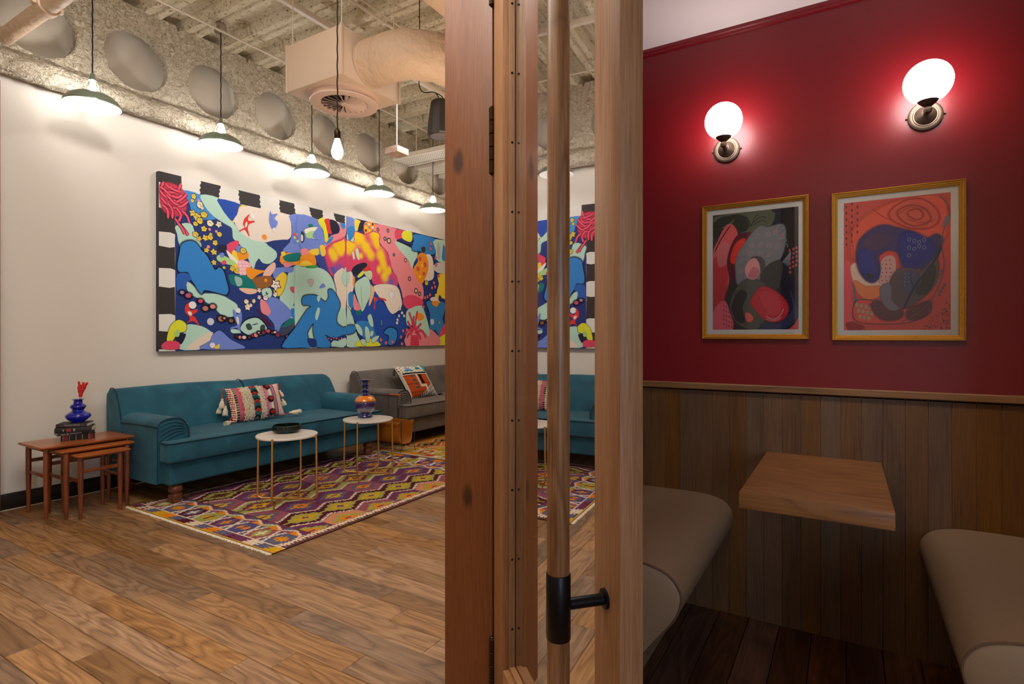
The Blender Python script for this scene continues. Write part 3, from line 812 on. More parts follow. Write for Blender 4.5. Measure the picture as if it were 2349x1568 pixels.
def col_b(u, v, s):
    if s < 0: return c8(70, 62, 60)
    if v > .76:
        if u > .86: return c8(60, 166, 186)
        if .18 < u < .46 and v < 1.0 and abs(u-.32)/.15+(v-.79)/.19 < 1 and v > .80: return c8(70, 150, 178) if v < .87 else c8(150, 160, 210)
        if .56 < u < .80 and abs(u-.66)/.14+(v-.82)/.16 < 1 and v > .84: return c8(40, 140, 160)
        du = (u*14) % 1-.5; dv = (v*14+.5*(int(u*14) % 2)) % 1-.5
        return c8(32, 30, 36) if du*du+dv*dv < .045 else c8(232, 222, 202)
    if v > .71: return c8(34, 30, 30) if .08 < u < .90 else c8(226, 216, 196)
    if v > .685: return c8(228, 218, 200)
    if u > .84 and v > .34: return c8(110, 176, 180) if (int(u*80)+int(v*60)) % 3 else c8(222, 222, 210)
    if u < .07: return c8(226, 216, 198)
    if .44 < u < .49 and v > .30: return c8(230, 218, 200)
    if .51 < u < .62 and v > .38: return c8(34, 30, 30)
    if .49 < u < .66 and .30 < v < .36: return c8(230, 218, 200)
    if .60 < u < .66 and .14 < v < .34: return c8(230, 218, 200)
    if .26 < u < .38 and v > .18:
        for q in (.64, .52, .40, .28):
            if abs(v-q) < .032: return c8(74, 92, 104)
    lim = .02+max(0, (u-.30))*.62
    if v < lim: return c8(34, 40, 76) if (u*15+v*2) % 1 < .42 else c8(230, 220, 200)
    return c8(196, 84, 34) if (v*40) % 1 < .8 else c8(170, 66, 26)
cb = thing('orange_cushion', 'square cushion with rust orange block and dotted border on the grey sofa', 'cushion', (-4.72, 5.5, .48))
ux = Vector((.08, 1, .0)).normalized(); uy = Vector((-.40, -.62, 1)).normalized()
uxp = (ux+Vector((0, 0, .0))).normalized(); uy = Vector((-.38, -.30, 1)); uy = (uy-ux*uy.dot(ux)).normalized()
a = math.radians(-14); nn = ux.cross(uy); R_ = Matrix.Rotation(-a, 3, nn)
ux2, uy2 = R_ @ ux, R_ @ uy
ux2, uy2 = ux, (uy-ux*.36).normalized()      # sheared, slumped stance
cov, ptb, unb = pillow('cover', (-4.745, 5.50, .675), ux2, uy2, .50, .46, .15, col_b, cb)
for p, d in ((ptb(0, .93, 1), (0, -.2, -1)), (ptb(1, .05, 1), (.2, 1, -.1))):
    bm = new(); p = Vector(p); d = Vector(d)
    for i in range(16): tube(bm, [p, p+d*.05+Vector((random.uniform(-.012, .012),)*3), p+d*.09+Vector((random.uniform(-.02, .02), random.uniform(-.02, .02), 0))], .002, 4)
    obj('tassel', bm, M['black_wool'], cb)

# ---------------------------------------------------------------- nest of three teak tables
def nest(label, x0, x1, y0, y1, zt, lx0, lx1, ly0, ly1):
    t = thing('nesting_table', label, 'table', ((x0+x1)/2, (y0+y1)/2, 0), 'nest of three teak tables')
    bm = new(); out = [(x0, y0), (x1, y0), (x1, y1), (x0, y1)]
    lo = [bm.verts.new((x+(.010 if x == x0 else -.010), y+(.012 if y == y0 else -.012), zt-.020)) for x, y in out]
    mi = [bm.verts.new((x, y, zt-.009)) for x, y in out]; hi = [bm.verts.new((x, y, zt)) for x, y in out]
    for A, B in ((lo, mi), (mi, hi)):
        for k in range(4): bm.faces.new((A[k], A[(k+1) % 4], B[(k+1) % 4], B[k]))
    bm.faces.new(lo[::-1]); bm.faces.new(hi)
    es = [e for e in bm.edges if abs(e.verts[0].co.z-e.verts[1].co.z) > .001 or e.verts[0].co.z > zt-.001]
    bmesh.ops.bevel(bm, geom=es, offset=.005, segments=3, affect='EDGES')
    obj('tabletop', bm, M['teak'], t)
    for x in (lx0, lx1):
        for y in (ly0, ly1):
            prof = [(.0095, 0), (.0115, .05), (.0165, zt*.55), (.0170, zt-.06), (.0150, zt-.022), (.0, zt-.020)]
            obj('leg', lathe(new(), [(0, 0)]+prof, (x, y, 0), 20), M['teak_leg'], t)
    for y in (ly0, ly1):
        bm = new(); box(bm, (lx0+.012, y-.006, zt*.585-.012), (lx1-.012, y+.006, zt*.585+.012), .003); obj('stretcher', bm, M['teak_leg'], t)
        bm = new(); box(bm, (lx0, y-.009, zt-.040), (lx1, y+.009, zt-.0202), .002); obj('apron', bm, M['teak_leg'], t)
    bm = new(); xr = lx1 if zt < .45 else lx0
    box(bm, (xr-.006, ly0+.012, zt*.74-.013), (xr+.006, ly1-.012, zt*.74+.013), .003)
    obj('stretcher', bm, M['teak_leg'], t)
    if zt > .45:
        bm = new(); box(bm, (lx0-.006, ly0+.01, zt-.055), (lx0+.006, ly1-.01, zt-.0202), .002); obj('apron', bm, M['teak_leg'], t)
    return t
nest('largest and rearmost teak nesting table, carrying the books and blue vase', -5.035, -4.645, 1.570, 2.152, .500, -4.985, -4.690, 1.618, 2.12)
nest('middle-sized teak nesting table, tucked between the largest and the smallest', -4.925, -4.555, 1.648, 2.112, .470, -4.853, -4.574, 1.690, 2.064)
nest('smallest and foremost teak nesting table of the nest beside the teal sofa', -4.80, -4.455, 1.712, 2.040, .440, -4.757, -4.495, 1.742, 1.984)

# ---------------------------------------------------------------- books on the nest
def book(label, c, ang, W, D, H, z, extra):
    """spine faces +X before turning by -ang; c = middle of the spine's foot"""
    t = thing('book', label, 'book', (c[0], c[1], z), 'books stacked on the nesting table')
    Mx = Matrix.Translation((c[0], c[1], z)) @ Matrix.Rotation(-ang, 4, 'Z')
    bm = new(); B = lambda lo, hi, bv=0: box(bm, lo, hi, bv, 2, Mx)
    B((-D, -W/2, 0), (.0, W/2, .0025)); B((-D, -W/2, H-.0025), (.0, W/2, H))
    B((-.004, -W/2, .001), (.002, W/2, H-.001), .0012)
    obj('cover', bm, M['black_cover'], t)
    bm = new(); B((-D+.004, -W/2+.004, .0026), (-.0042, W/2-.004, H-.0026)); obj('pages', bm, M['paper'], t)
    for nm, y0, y1, z0, z1, mt in extra:
        bm = new(); B((.0021, y0, z0), (.0026, y1, z1)); obj(nm, bm, mt, t)
    return t, Mx
M['ink_red'] = plain('red_foil', c8(150, 34, 26), .5, nscale=300, nstr=.1)
M['ink_gold'] = plain('gold_foil', c8(176, 132, 82), .4, .5, nscale=300, nstr=.1)
M['ink_grey'] = plain('silver_foil', c8(176, 170, 164), .45, nscale=300, nstr=.1)
a18 = math.radians(19)
ex = [('band', -.090+.037*i, -.086+.037*i, .001, .041, M['ink_gold']) for i in range(6)]+[('label', .062, .084, .003, .039, M['ink_red']), ('label', -.084, -.060, .003, .039, M['ink_red'])]
book('bottom book of the stack, black spine with gilt bands and red panels', (-4.797, 1.846), a18, .20, .15, .043, .5002, ex)
book('thin black paperback third from the top, pale lettering on its spine', (-4.765, 1.822), math.radians(12), .215, .16, .018, .5435, [('band', -.055, -.048, .001, .017, M['ink_gold']), ('lettering', -.090, -.062, .006, .009, M['ink_grey']), ('lettering', -.04, .03, .010, .012, M['ink_grey']), ('lettering', .07, .09, .008, .010, M['ink_gold'])])
book('second book from the top, thick and black with a red block on its spine', (-4.775, 1.806), math.radians(31), .215, .15, .034, .5618, [('block', -.040, -.014, .006, .028, M['ink_red']), ('label', -.060, -.055, .010, .024, M['ink_grey']), ('label', .000, .004, .009, .026, M['ink_grey']), ('label', .006, .010, .009, .026, M['ink_grey'])])
b1, Mx = book('top book of the stack, black with a white printed title, under the blue vase', (-4.79, 1.80), math.radians(38), .185, .15, .026, .5962, [('rule', -.068, -.048, .012, .0135, M['ink_grey']), ('rule', .060, .076, .012, .0135, M['ink_grey'])])
def lettering(s, size, Mw, mat, parent, name='title'):
    cu = bpy.data.curves.new(name, 'FONT'); cu.body = s; cu.size = size; cu.align_x = 'CENTER'; cu.align_y = 'CENTER'; cu.extrude = .0002
    tmp = bpy.data.objects.new('tmp', cu); COL.objects.link(tmp); bpy.context.view_layer.update()
    me = bpy.data.meshes.new_from_object(tmp); bpy.data.objects.remove(tmp)
    me.transform(Mw); me.transform(Matrix.Translation(-root_loc(parent))); me.materials.clear(); me.materials.append(mat); me.name = name
    o = bpy.data.objects.new(name, me); COL.objects.link(o); o.parent = parent; return o
# text local x -> book +Y, text y -> Z, normal -> +X
TX = Matrix(((0, 0, 1, .0024), (1, 0, 0, .004), (0, 1, 0, .0150), (0, 0, 0, 1)))
lettering('PREDICTIONS', .0155, Mx @ TX, M['ink_grey'], b1)

# blue vase with the red sprig
vc = (-4.862, 1.868, .6224)
bvs = smooth_pts([(.026, 0), (.040, .004), (.062, .020), (.078, .040), (.070, .060), (.044, .078), (.036, .088), (.044, .102), (.049, .114), (.040, .128), (.029, .136), (.027, .152), (.030, .160), (.041, .166)], 4, False)
v = thing('glass_vase', 'cobalt blue double-gourd glass vase on top of the book stack', 'vase', vc)
obj('body', lathe(new(), [(0, 0)]+bvs+[(.038, .167), (.026, .159), (.024, .150), (.026, .136), (.037, .126), (.0455, .114), (.040, .102), (.033, .088)], vc, 48, cap=False), M['blue_glass'], v, smooth=180)
s = thing('coral_sprig', 'red branching coral sprig standing in the blue vase', 'ornament', (vc[0], vc[1], vc[2]+.03))
B0 = Vector(vc)
obj('stem', tube(new(), [B0+Vector((.0, -.010, .09)), B0+Vector((.0, .004, .14)), B0+Vector((.002, .014, .18))], .0030, 8), M['stem'], s)
obj('wrap', tube(new(), [B0+Vector((.002, .012, .172)), B0+Vector((.002, .014, .185))], [.006, .008], 10), M['gravel'], s)
random.seed(11)
tips = [(.0, .002, .298), (.002, .014, .276), (-.003, .036, .292), (.002, .044, .274), (.004, .056, .288), (-.002, -.002, .256), (.003, .030, .262), (.006, .050, .262)]
for tp in tips:
    a0 = B0+Vector((.002, .014, .180)); e = B0+Vector(tp); mid = a0.lerp(e, .5)+Vector((random.uniform(-.006, .006), random.uniform(-.01, .004), 0))
    P = smooth_pts([tuple(a0), tuple(mid), tuple(e.lerp(mid, .2)+Vector((0, random.uniform(-.004, .004), 0))), tuple(e)], 4, False)
    obj('branch', tube(new(), P, [.0075+.002*math.sin(i*1.7) if i < len(P)-3 else .006-.0018*(i-len(P)+3) for i in range(len(P))], 8), M['coral_red'], s)

# ---------------------------------------------------------------- round marble side tables
def side_table(label, c, ang, R=.216, zt=.527):
    t = thing('round_side_table', label, 'table', (c[0], c[1], 0), 'round marble side tables')
    obj('tabletop', lathe(new(), [(0, zt-.016), (R-.003, zt-.016), (R, zt-.013), (R, zt-.003), (R-.003, zt), (0, zt)], (c[0], c[1], 0), 72), M['marble'], t)
    for k in range(2):
        a = ang+k*PI/2; d = Vector((math.cos(a), math.sin(a), 0)); C = Vector((c[0], c[1], 0)); zb = .040+.0115*k+.0065
        hw = [(-R-.006, zt-.001), (-R-.0095, zt*.5), (-R-.012, zb+.035), (-R-.006, zb+.012), (-R+.018, zb), (0, zb), (R-.018, zb), (R+.006, zb+.012), (R+.012, zb+.035), (R+.0095, zt*.5), (R+.006, zt-.001)]
        P = [C+d*x+Vector((0, 0, z)) for x, z in hw]
        fr = obj('frame', tube(new(), P, .0078, 12), M['gold'], t)
        for s in (-1, 1):
            q = C+d*s*(R-.022); obj('foot', lathe(new(), [(0, .0085), (.0055, .0085), (.0055, zb-.0062), (0, zb-.006)], q, 14), M['gold'], fr)
    for k in range(4):
        bm = new(); a = ang+k*PI/2; q = Vector((c[0]+math.cos(a)*(R-.014), c[1]+math.sin(a)*(R-.014), 0)); q2 = Vector((c[0]+math.cos(a)*(R+.006), c[1]+math.sin(a)*(R+.006), 0))
        tube(bm, [q+Vector((0, 0, zt-.021)), q2+Vector((0, 0, zt-.021))], .0045, 8)
        obj('support_clip', bm, M['gold'], t)
    return t
side_table('round marble-topped side table on brass legs, nearer one, holding the green glass bowl', (-3.567, 2.685), math.radians(27))
side_table('round marble-topped side table on brass legs, farther one, holding the orange and blue vase', (-3.63, 3.566), math.radians(22))
# ribbed glass dish
dc = (-3.640, 2.735, .5273); R = .102; bm = new(); n = 144
rings = []
for (r, z, rib) in ((.0, 0, 0), (.080, 0, 0), (.084, .004, 0), (.084, .010, 0), (R-.004, .014, 1), (R, .018, 1), (R+.001, .046, 1), (R, .050, 0), (R+.001, .055, 0), (R-.004, .057, 0), (R-.008, .055, 0), (R-.010, .020, 0), (.0, .018, 0)):
    rings.append([bm.verts.new((dc[0]+(r-rib*.0022*(k % 4 > 1))*math.cos(2*PI*k/n), dc[1]+(r-rib*.0022*(k % 4 > 1))*math.sin(2*PI*k/n), dc[2]+z)) for k in range(n)] if r else [bm.verts.new((dc[0], dc[1], dc[2]+z))])
for A, B in zip(rings, rings[1:]):
    for k in range(n):
        q = [A[k % len(A)], A[(k+1) % len(A)], B[(k+1) % len(B)], B[k % len(B)]]; q = [v_ for i, v_ in enumerate(q) if v_ not in q[:i]]
        if len(q) > 2: bm.faces.new(q)
tag(obj('glass_bowl', bm, M['green_glass'], None, loc=dc, smooth=30), 'shallow ribbed dark green glass bowl on the nearer side table', 'bowl')
# orange and blue vase
m, nt, N, L, b = nodes('glazed_bands')
tc = N.new('ShaderNodeTexCoord'); sx = N.new('ShaderNodeSeparateXYZ'); L.new(tc.outputs['Object'], sx.inputs[0])
r = N.new('ShaderNodeValToRGB'); r.color_ramp.interpolation = 'CONSTANT'; e = r.color_ramp.elements
bl, vi, gy, og = c8(30, 32, 96), c8(54, 40, 96), c8(112, 108, 128), c8(240, 132, 10)
stops = [(0, bl), (.050, gy), (.086, vi), (.138, c8(150, 96, 20)), (.142, vi), (.150, og), (.196, bl)]
while len(e) < len(stops): e.new(.5)
for i, (p, c) in enumerate(stops): e[i].position = p/.35; e[i].color = c
L.new(mth(nt, 'DIVIDE', sx.outputs[2], .35), r.inputs[0]); L.new(r.outputs[0], b.inputs['Base Color'])
setp(b, Roughness=.12, Coat_Weight=1.0, Coat_Roughness=.03); bump(nt, b, noise_n(nt, mapping(nt, (1, 1, 1)), 40, 2), .04, .003); M['banded'] = m
vc = (-3.70, 3.60, .5275)
vp = smooth_pts([(.062, .002), (.070, .006), (.064, .020), (.054, .032), (.056, .040), (.080, .062), (.098, .090), (.104, .125), (.098, .155), (.078, .182), (.050, .200), (.031, .210), (.027, .220), (.030, .232), (.042, .242), (.030, .250), (.026, .264), (.030, .280), (.042, .288), (.028, .297), (.026, .308), (.034, .322), (.054, .334), (.060, .338)], 3, False)
k = .93
tag(obj('ceramic_vase', lathe(new(), [(0, 0), (.060, 0)]+[(r_*k, z_) for r_, z_ in vp]+[(.050, .3385), (.030, .324), (.020, .300), (0, .296)], vc, 56, cap=False), M['banded'], None, loc=vc, smooth=50), 'glossy orange and navy blue bottle vase with ringed neck on the farther side table', 'vase')

# ---------------------------------------------------------------- magazine rack
mr = thing('magazine_rack', 'cognac leather sling magazine rack on thin metal frame by the grey sofa', 'magazine rack', (-4.24, 4.56, 0))
X0, X1, Y0, Y1 = -4.47, -4.05, 4.445, 4.675
bm = new(); r = .0032
for x in (X0, X1):
    q = .006 if x == X1 else 0.003
    tube(bm, smooth_pts([(x, Y0-.01, .0032+q), (x, Y0+.015, .09), (x, Y0, .30), (x, Y0-.0, .345), (x, Y0+.02, .352), (x, Y1-.02, .352), (x, Y1, .345), (x, Y1, .30), (x, Y1-.015, .09), (x, Y1+.01, .0032+q)], 3, False), r, 7)
    tube(bm, [(x, Y0+.014, .085), (x, Y1-.014, .085)], r, 7)
for y in (Y0, Y1): tube(bm, [(X0, y, .325), (X1, y, .325)], r, 7); tube(bm, [(X0, y+(.012 if y == Y0 else -.012), .10), (X1, y+(.012 if y == Y0 else -.012), .10)], r, 7)
obj('frame', bm, M['bronze'], mr)
bm = new(); tube(bm, smooth_pts([(-4.335, 4.56, .09), (-4.335, 4.56, .35), (-4.335, 4.56, .60), (-4.325, 4.56, .614), (-4.15, 4.56, .614), (-4.14, 4.56, .60), (-4.14, 4.56, .35), (-4.14, 4.56, .09)], 3, False), .0034, 8)
tube(bm, [(-4.335, Y0+.015, .088), (-4.335, Y1-.015, .088)], r, 7); tube(bm, [(-4.14, Y0+.015, .088), (-4.14, Y1-.015, .088)], r, 7)
hd = obj('handle', bm, M['bronze'], mr)
obj('grip', tube(new(), [(-4.322, 4.56, .614), (-4.31, 4.56, .614), (-4.165, 4.56, .614), (-4.153, 4.56, .614)], [.008, .010, .010, .008], 12), M['tan_leather'], hd)
# sling: sheet hung over both top rods and sagging between
pf = [(Y0-.006, .300), (Y0-.006, .330), (Y0, .333), (Y0+.006, .326), (Y0+.004, .25), (Y0+.010, .16), (Y0+.045, .108), (4.56, .098), (Y1-.045, .108), (Y1-.010, .16), (Y1-.004, .25), (Y1-.006, .326), (Y1, .333), (Y1+.006, .330), (Y1+.006, .300)]
pf = smooth_pts(pf, 3, False); bm = new(); rows = []
for i in range(13):
    x = X0+.015+(X1-X0-.03)*i/12
    nar = 1-.0
    rows.append([bm.verts.new((x-(X0+X1)*0+(.02*(1-abs((z-.2)/.13)**2)*(1 if i == 0 else -1) if i in (0, 12) else 0), y, z)) for y, z in pf])
for A, B in zip(rows, rows[1:]):
    for k in range(len(pf)-1): bm.faces.new((A[k], A[k+1], B[k+1], B[k]))
sl = obj('sling', bm, M['cognac'], mr); md = sl.modifiers.new('t', 'SOLIDIFY'); md.thickness = .003; md.offset = 0
bm = new()
for y, sgn in ((Y0-.009, 1), (Y1+.009, 1), (Y0+.007, 1), (Y1-.007, 1)):
    for i in range(9):
        x = X0+.04+(X1-X0-.08)*i/8; tube(bm, [(x-.012, y, .300), (x, y, .296), (x+.012, y, .300)], .0022, 5)
tag(obj('lacing', bm, M['tan_leather'], mr), kind='stuff')
# ---------------------------------------------------------------- ceiling services
def add_tube(name, pts, r, mat, parent=None, n=12, **k): return obj(name, tube(new(), pts, r, n), mat, parent, **k)
hb = thing('ceiling_air_diffuser', 'boxed ceiling air plenum with round swirl diffuser hung over the lounge', 'air vent', (-3.335, 3.025, 3.1))
bm = new(); box(bm, (-3.63, 2.73, 3.10), (-3.04, 3.32, 3.45), .003)
obj('plenum_box', bm, M['box_paint'], hb)
bm = new()
for x in (-3.041, -3.629):
    for y in (2.731, 3.319): box(bm, (x-.008, y-.008, 3.095), (x+.008, y+.008, 3.455), .001)
for i in range(14):
    for y, z in ((2.7285, 3.112), (2.7285, 3.44)):
        c = (-3.60+i*.04, y, z); lathe(bm, [(.0025, 0), (0, .001)], c, 6, (0, -1, 0))
obj('corner_angle', bm, M['box_paint'], hb)
C = (-3.335, 3.025, 0)
df = obj('diffuser_plate', lathe(new(), [(.268, 3.0995), (.268, 3.093), (.235, 3.093), (.235, 3.060), (.255, 3.052), (.252, 3.046), (.205, 3.041), (.180, 3.046), (.172, 3.052), (.171, 3.085)], C, 72, cap=False), M['louvre'], hb)
obj('throat', lathe(new(), [(0, 3.094), (.17, 3.094), (.17, 3.0965), (0, 3.0965)], C, 40), M['dark_void'], hb)
obj('hub', lathe(new(), [(0, 3.044), (.028, 3.046), (.030, 3.052), (.028, 3.075), (0, 3.075)], C, 24), M['louvre'], hb)
vb = bmesh.new(); box(vb, (.026, -.019, -.0008), (.170, .019, .0008), 0, 1)
for v_ in vb.verts:
    if v_.co.x < .05: v_.co.y *= .3
vane = obj('vane', vb, M['louvre'], hb, smooth=0); vane.data.transform(Matrix.Translation(hb.location))
for k in range(20):
    o = vane if k == 0 else vane.copy()
    if k: COL.objects.link(o); o.parent = hb
    o.location = (0, 0, -.046); o.rotation_euler = (math.radians(-40), 0, k*PI/10); o.rotation_mode = 'XYZ'
bm = new()
for x in (-3.60, -3.07):
    for y in (2.76, 3.29): tube(bm, [(x, y, 3.44), (x, y, 4.07)], .004, 6)
obj('hanger_rod', bm, M['offwhite_metal'], hb)

def duct(name, label, pts, r, wr=.0):
    P = [Vector(p) for p in pts]; bm = new(); n = 40; a = None; rings = []
    for i, p in enumerate(P):
        d = (P[min(i+1, len(P)-1)]-P[max(i-1, 0)]).normalized(); up = Vector((0, 0, 1)); s = d.cross(up)
        ring = []
        for k in range(n):
            t = 2*PI*k/n; w_ = wr*(noise.noise(Vector((i*.55, math.cos(t)*3, math.sin(t)*3)))) if 7 < i < len(P)-6 else 0
            ring.append(bm.verts.new(p+(s*math.cos(t)+up*math.sin(t))*(r+w_)))
        rings.append(ring)
    for A, B in zip(rings, rings[1:]):
        for k in range(n): bm.faces.new((A[k], A[(k+1) % n], B[(k+1) % n], B[k]))
    bm.faces.new(rings[0][::-1]); bm.faces.new(rings[-1])
    t = thing(name, label, 'duct', tuple(P[0])); obj('duct_skin', bm, M['duct'], t, smooth=60); return t
path = [(-3.037+.03*i, 3.0, 3.275) for i in range(7)]
for i in range(1, 19):
    a = math.radians(5*i); path.append((-2.857+.34*math.sin(a), 3.0+.34*(1-math.cos(a)), 3.275))
path += [(-2.517, 3.34+.15*i, 3.275) for i in range(1, 16)]
d1 = duct('elbow_duct', 'fat wrapped air duct that elbows out of the plenum box', path, .166, .012)
bm = new()
for x in (-3.030, -2.87): tube(bm, [(x, 3.0+.168*math.cos(2*PI*k/40), 3.275+.168*math.sin(2*PI*k/40)) for k in range(40)], .004, 6, closed=True)
obj('collar', bm, M['duct'], d1)
duct('straight_duct', 'second air duct running along the ceiling beside the door post', [(-2.06, 1.95+.3*i, 3.50) for i in range(19)], .25)
for nm, lab, x, r, y0, y1, z in (('strut_rail', 'flat off-white steel strut running along the ceiling toward the plenum box', -3.85, .026, -1, 7.6, 3.94),
                                 ):
    bm = new(); box(bm, (x-r, y0, z-.02), (x+r, y1, z+.02), .002); box(bm, (x-r+.006, y0, z-.0225), (x+r-.006, y1, z-.0195), 0, 1)
    for yy in (1.2, 2.4, 3.6, 4.8, 6.0, 7.2): tube(bm, [(x, yy, z), (x, yy, 4.06)], .005, 6)
    tag(obj(nm, bm, M['offwhite_metal'], None, loc=(x, (y0+y1)/2, z)), lab, 'strut')
for x, r, lab in ((-4.74, .010, 'thin painted conduit running along the ceiling nearest the painting wall'), (-3.41, .013, 'twin painted conduits crossing the ceiling behind the bare bulb cord')):
    bm = new(); tube(bm, [(x, -1, 3.955), (x, 7.8, 3.955)], r, 10)
    if x > -4: tube(bm, [(x+.045, -1, 3.975), (x+.045, 7.8, 3.975)], .007, 8)
    for yy in [.6+.98*i for i in range(7)]:
        tube(bm, [(x, yy, 3.955), (x, yy, 4.055)], .004, 6); box(bm, (x-.02, yy-.012, 3.938), (x+.02, yy+.012, 3.962), .003)
    tag(obj('ceiling_conduit', bm, M['offwhite_metal'], None, loc=(x, 3.4, 3.955)), lab, 'pipe')
t = thing('ceiling_pipe', 'thick painted pipe crossing the top left corner in front of the beam', 'pipe', (-4, 1.545, 3.4))
add_tube('pipe', [(-5.25, 1.545, 3.40), (-1.0, 1.545, 3.40)], .052, M['duct'], t, 28)
bm = new()
for x in (-4.46, -2.8):
    bm = new(); lathe(bm, [(.054, -.035), (.064, -.033), (.064, .033), (.054, .035)], (x, 1.545, 3.4), 28, (1, 0, 0)); box(bm, (x-.02, 1.545-.085, 3.385), (x+.02, 1.545+.085, 3.415), .004); tube(bm, [(x, 1.545, 3.46), (x, 1.545, 4.06)], .006, 8)
    obj('coupling', bm, M['duct'], t)
# perforated trays
m, nt, N, L, b = nodes('perforated_sheet')
v = mapping(nt, (1, 1, 1)); vo = N.new('ShaderNodeTexVoronoi'); vo.inputs['Scale'].default_value = 26; vo.inputs['Randomness'].default_value = 0; vo.voronoi_dimensions = '2D'; L.new(v, vo.inputs['Vector'])
L.new(ramp(nt, vo.outputs['Distance'], [(.26, c8(70, 58, 44)), (.32, c8(216, 206, 188))]), b.inputs['Base Color']); setp(b, Roughness=.5); M['perf'] = m
for i, lab in enumerate(('perforated cable tray nearest the plenum box', 'middle one of the three perforated cable trays', 'farthest of the three perforated cable trays')):
    yc = 5.61+.475*i; t = thing('cable_tray', lab, 'cable tray', (-3.8, yc, 3.58), 'perforated trays by the beam')
    bm = new(); box(bm, (-5.10, yc-.15, 3.578), (-2.4, yc+.15, 3.580)); obj('perforated_sheet', bm, M['perf'], t)
    bm = new()
    for s in (-1, 1): box(bm, (-5.10, yc+s*.15-.003, 3.570), (-2.4, yc+s*.15+.003, 3.625), .001); box(bm, (-5.10, yc+s*.15-.012, 3.568), (-2.4, yc+s*.15+.012, 3.572))
    for x in (-4.7, -3.6): 
        for s in (-1, 1): tube(bm, [(x, yc+s*.158, 3.57), (x, yc+s*.158, 4.06)], .004, 6)
    obj('side_rail', bm, M['offwhite_metal'], t)

# dome pendants along the wall
M['bulb'] = emit('bulb_glow', (1, .97, .94, 1), 15); M['neck'] = emit('lamp_neck_glow', (1, .97, .94, 1), 130)
M['bulb2'] = emit('filament_glow', (1, .72, .42, 1), 26)
M['globe'] = emit('opal_globe_glow', (1, .88, .86, 1), 15)
def cord_pts(x, y, z0, z1, tw=.0012):
    n = max(2, int((z1-z0)/.02)); return [(x+tw*math.sin(i*1.3), y+tw*math.cos(i*1.3), z0+(z1-z0)*i/n) for i in range(n+1)]
ZR = 2.965
def pendant(y, label):
    x = -4.80; t = thing('pendant_lamp', label, 'lamp', (x, y, ZR), 'green dome pendants along the painting wall'); c = (x, y, ZR)
    obj('shade', lathe(new(), [(.180, -.004), (.181, .0), (.179, .012), (.168, .034), (.140, .062), (.100, .084), (.065, .096), (.050, .100)], c, 56, cap=False), M['green_enamel'], t, smooth=180)
    obj('shade_lining', lathe(new(), [(.180, -.004), (.178, -.001), (.176, .011), (.165, .032), (.137, .060), (.098, .081), (.050, .0985)], c, 56, cap=False), M['white_enamel'], t, smooth=180)
    bm = new()
    for k in range(5):
        a = 2*PI*k/5+.4; tube(bm, [(x+.050*math.cos(a), y+.050*math.sin(a), ZR+.098), (x+.042*math.cos(a), y+.042*math.sin(a), ZR+.145), (x+.022*math.cos(a), y+.022*math.sin(a), ZR+.192)], .0028, 6)
    lathe(bm, [(.024, .188), (.024, .198), (.016, .208), (.014, .237), (.006, .244), (.0, .244)], c, 20)
    obj('gallery', bm, M['green_enamel'], t)
    bb = obj('bulb', lathe(new(), [(0, .022), (.018, .026), (.030, .042), (.031, .060), (.028, .094), (.0, .096)], c, 24), M['bulb'], t, smooth=180)
    obj('glass_neck', lathe(new(), [(0, .100), (.029, .100), (.028, .122), (.020, .152), (.014, .182), (0, .186)], c, 24), M['neck'], bb, smooth=180)
    obj('cord', tube(new(), cord_pts(x, y, ZR+.237, 3.965), .0048, 7), M['black_cord'], t)
    obj('canopy', lathe(new(), [(0, .985), (.030, .987), (.050, .996), (.056, 1.010), (.056, 1.020), (.040, 1.026), (.040, 1.090)], c, 28), M['chrome'], t)
    return t
for y, lab in ((1.935, 'green dome pendant lamp nearest, left of the painting'), (2.925, 'second green dome pendant from the left, in front of the third beam hole'), (3.915, 'third green dome pendant lamp, left of the bare bulb'),
               (4.895, 'fourth green dome pendant, just right of the bare bulb'), (5.905, 'farthest green dome pendant, partly hidden by the door post')):
    pendant(y, lab)
# bare filament bulb
x, y, z = -2.431, 2.155, 2.30
t = thing('bulb_pendant', 'bare glowing filament bulb on black cord below the diffuser', 'lamp', (x, y, z)); c = (x, y, z)
obj('bulb', lathe(new(), [(0, -.062), (.012, -.060), (.024, -.050), (.031, -.034), (.032, -.018), (.026, .010), (.016, .040), (.013, .052), (0, .053)], c, 28), M['bulb2'], t, smooth=180)
obj('socket', lathe(new(), [(0, .052), (.016, .052), (.018, .056), (.018, .092), (.014, .100), (.006, .112), (0, .113)], c, 24), M['hinge'], t)
obj('cord', tube(new(), cord_pts(x, y, z+.110, 4.05, .0012), .0040, 7), M['black_cord'], t)
# black pendant speaker
c = (-2.66, 3.375, 2.78)
t = thing('pendant_speaker', 'black pendant loudspeaker hanging beside the door post', 'speaker', c)
obj('housing', lathe(new(), [(.0, .275), (.070, .272), (.082, .262), (.100, .14), (.110, .03), (.110, .012), (.100, .002), (.088, 0)], c, 12, cap=False), M['speaker'], t, smooth=20)
obj('grille', lathe(new(), [(0, .006), (.030, .006), (.088, .001), (.098, .003)], c, 36, cap=False), M['speaker_grille'], t)
bm = new(); tube(bm, smooth_pts([(c[0]-.03, c[1], c[2]+.27), (c[0]-.02, c[1], c[2]+.33), (c[0], c[1], c[2]+.40), (c[0]+.004, c[1]+.0, 4.06)], 4, False), .005, 7); tube(bm, smooth_pts([(c[0]+.03, c[1], c[2]+.27), (c[0]+.02, c[1], c[2]+.32), (c[0], c[1], c[2]+.40)], 4, False), .004, 6)
bm.free()
bm = new(); q = (c[0]-.20, c[1]-.02)
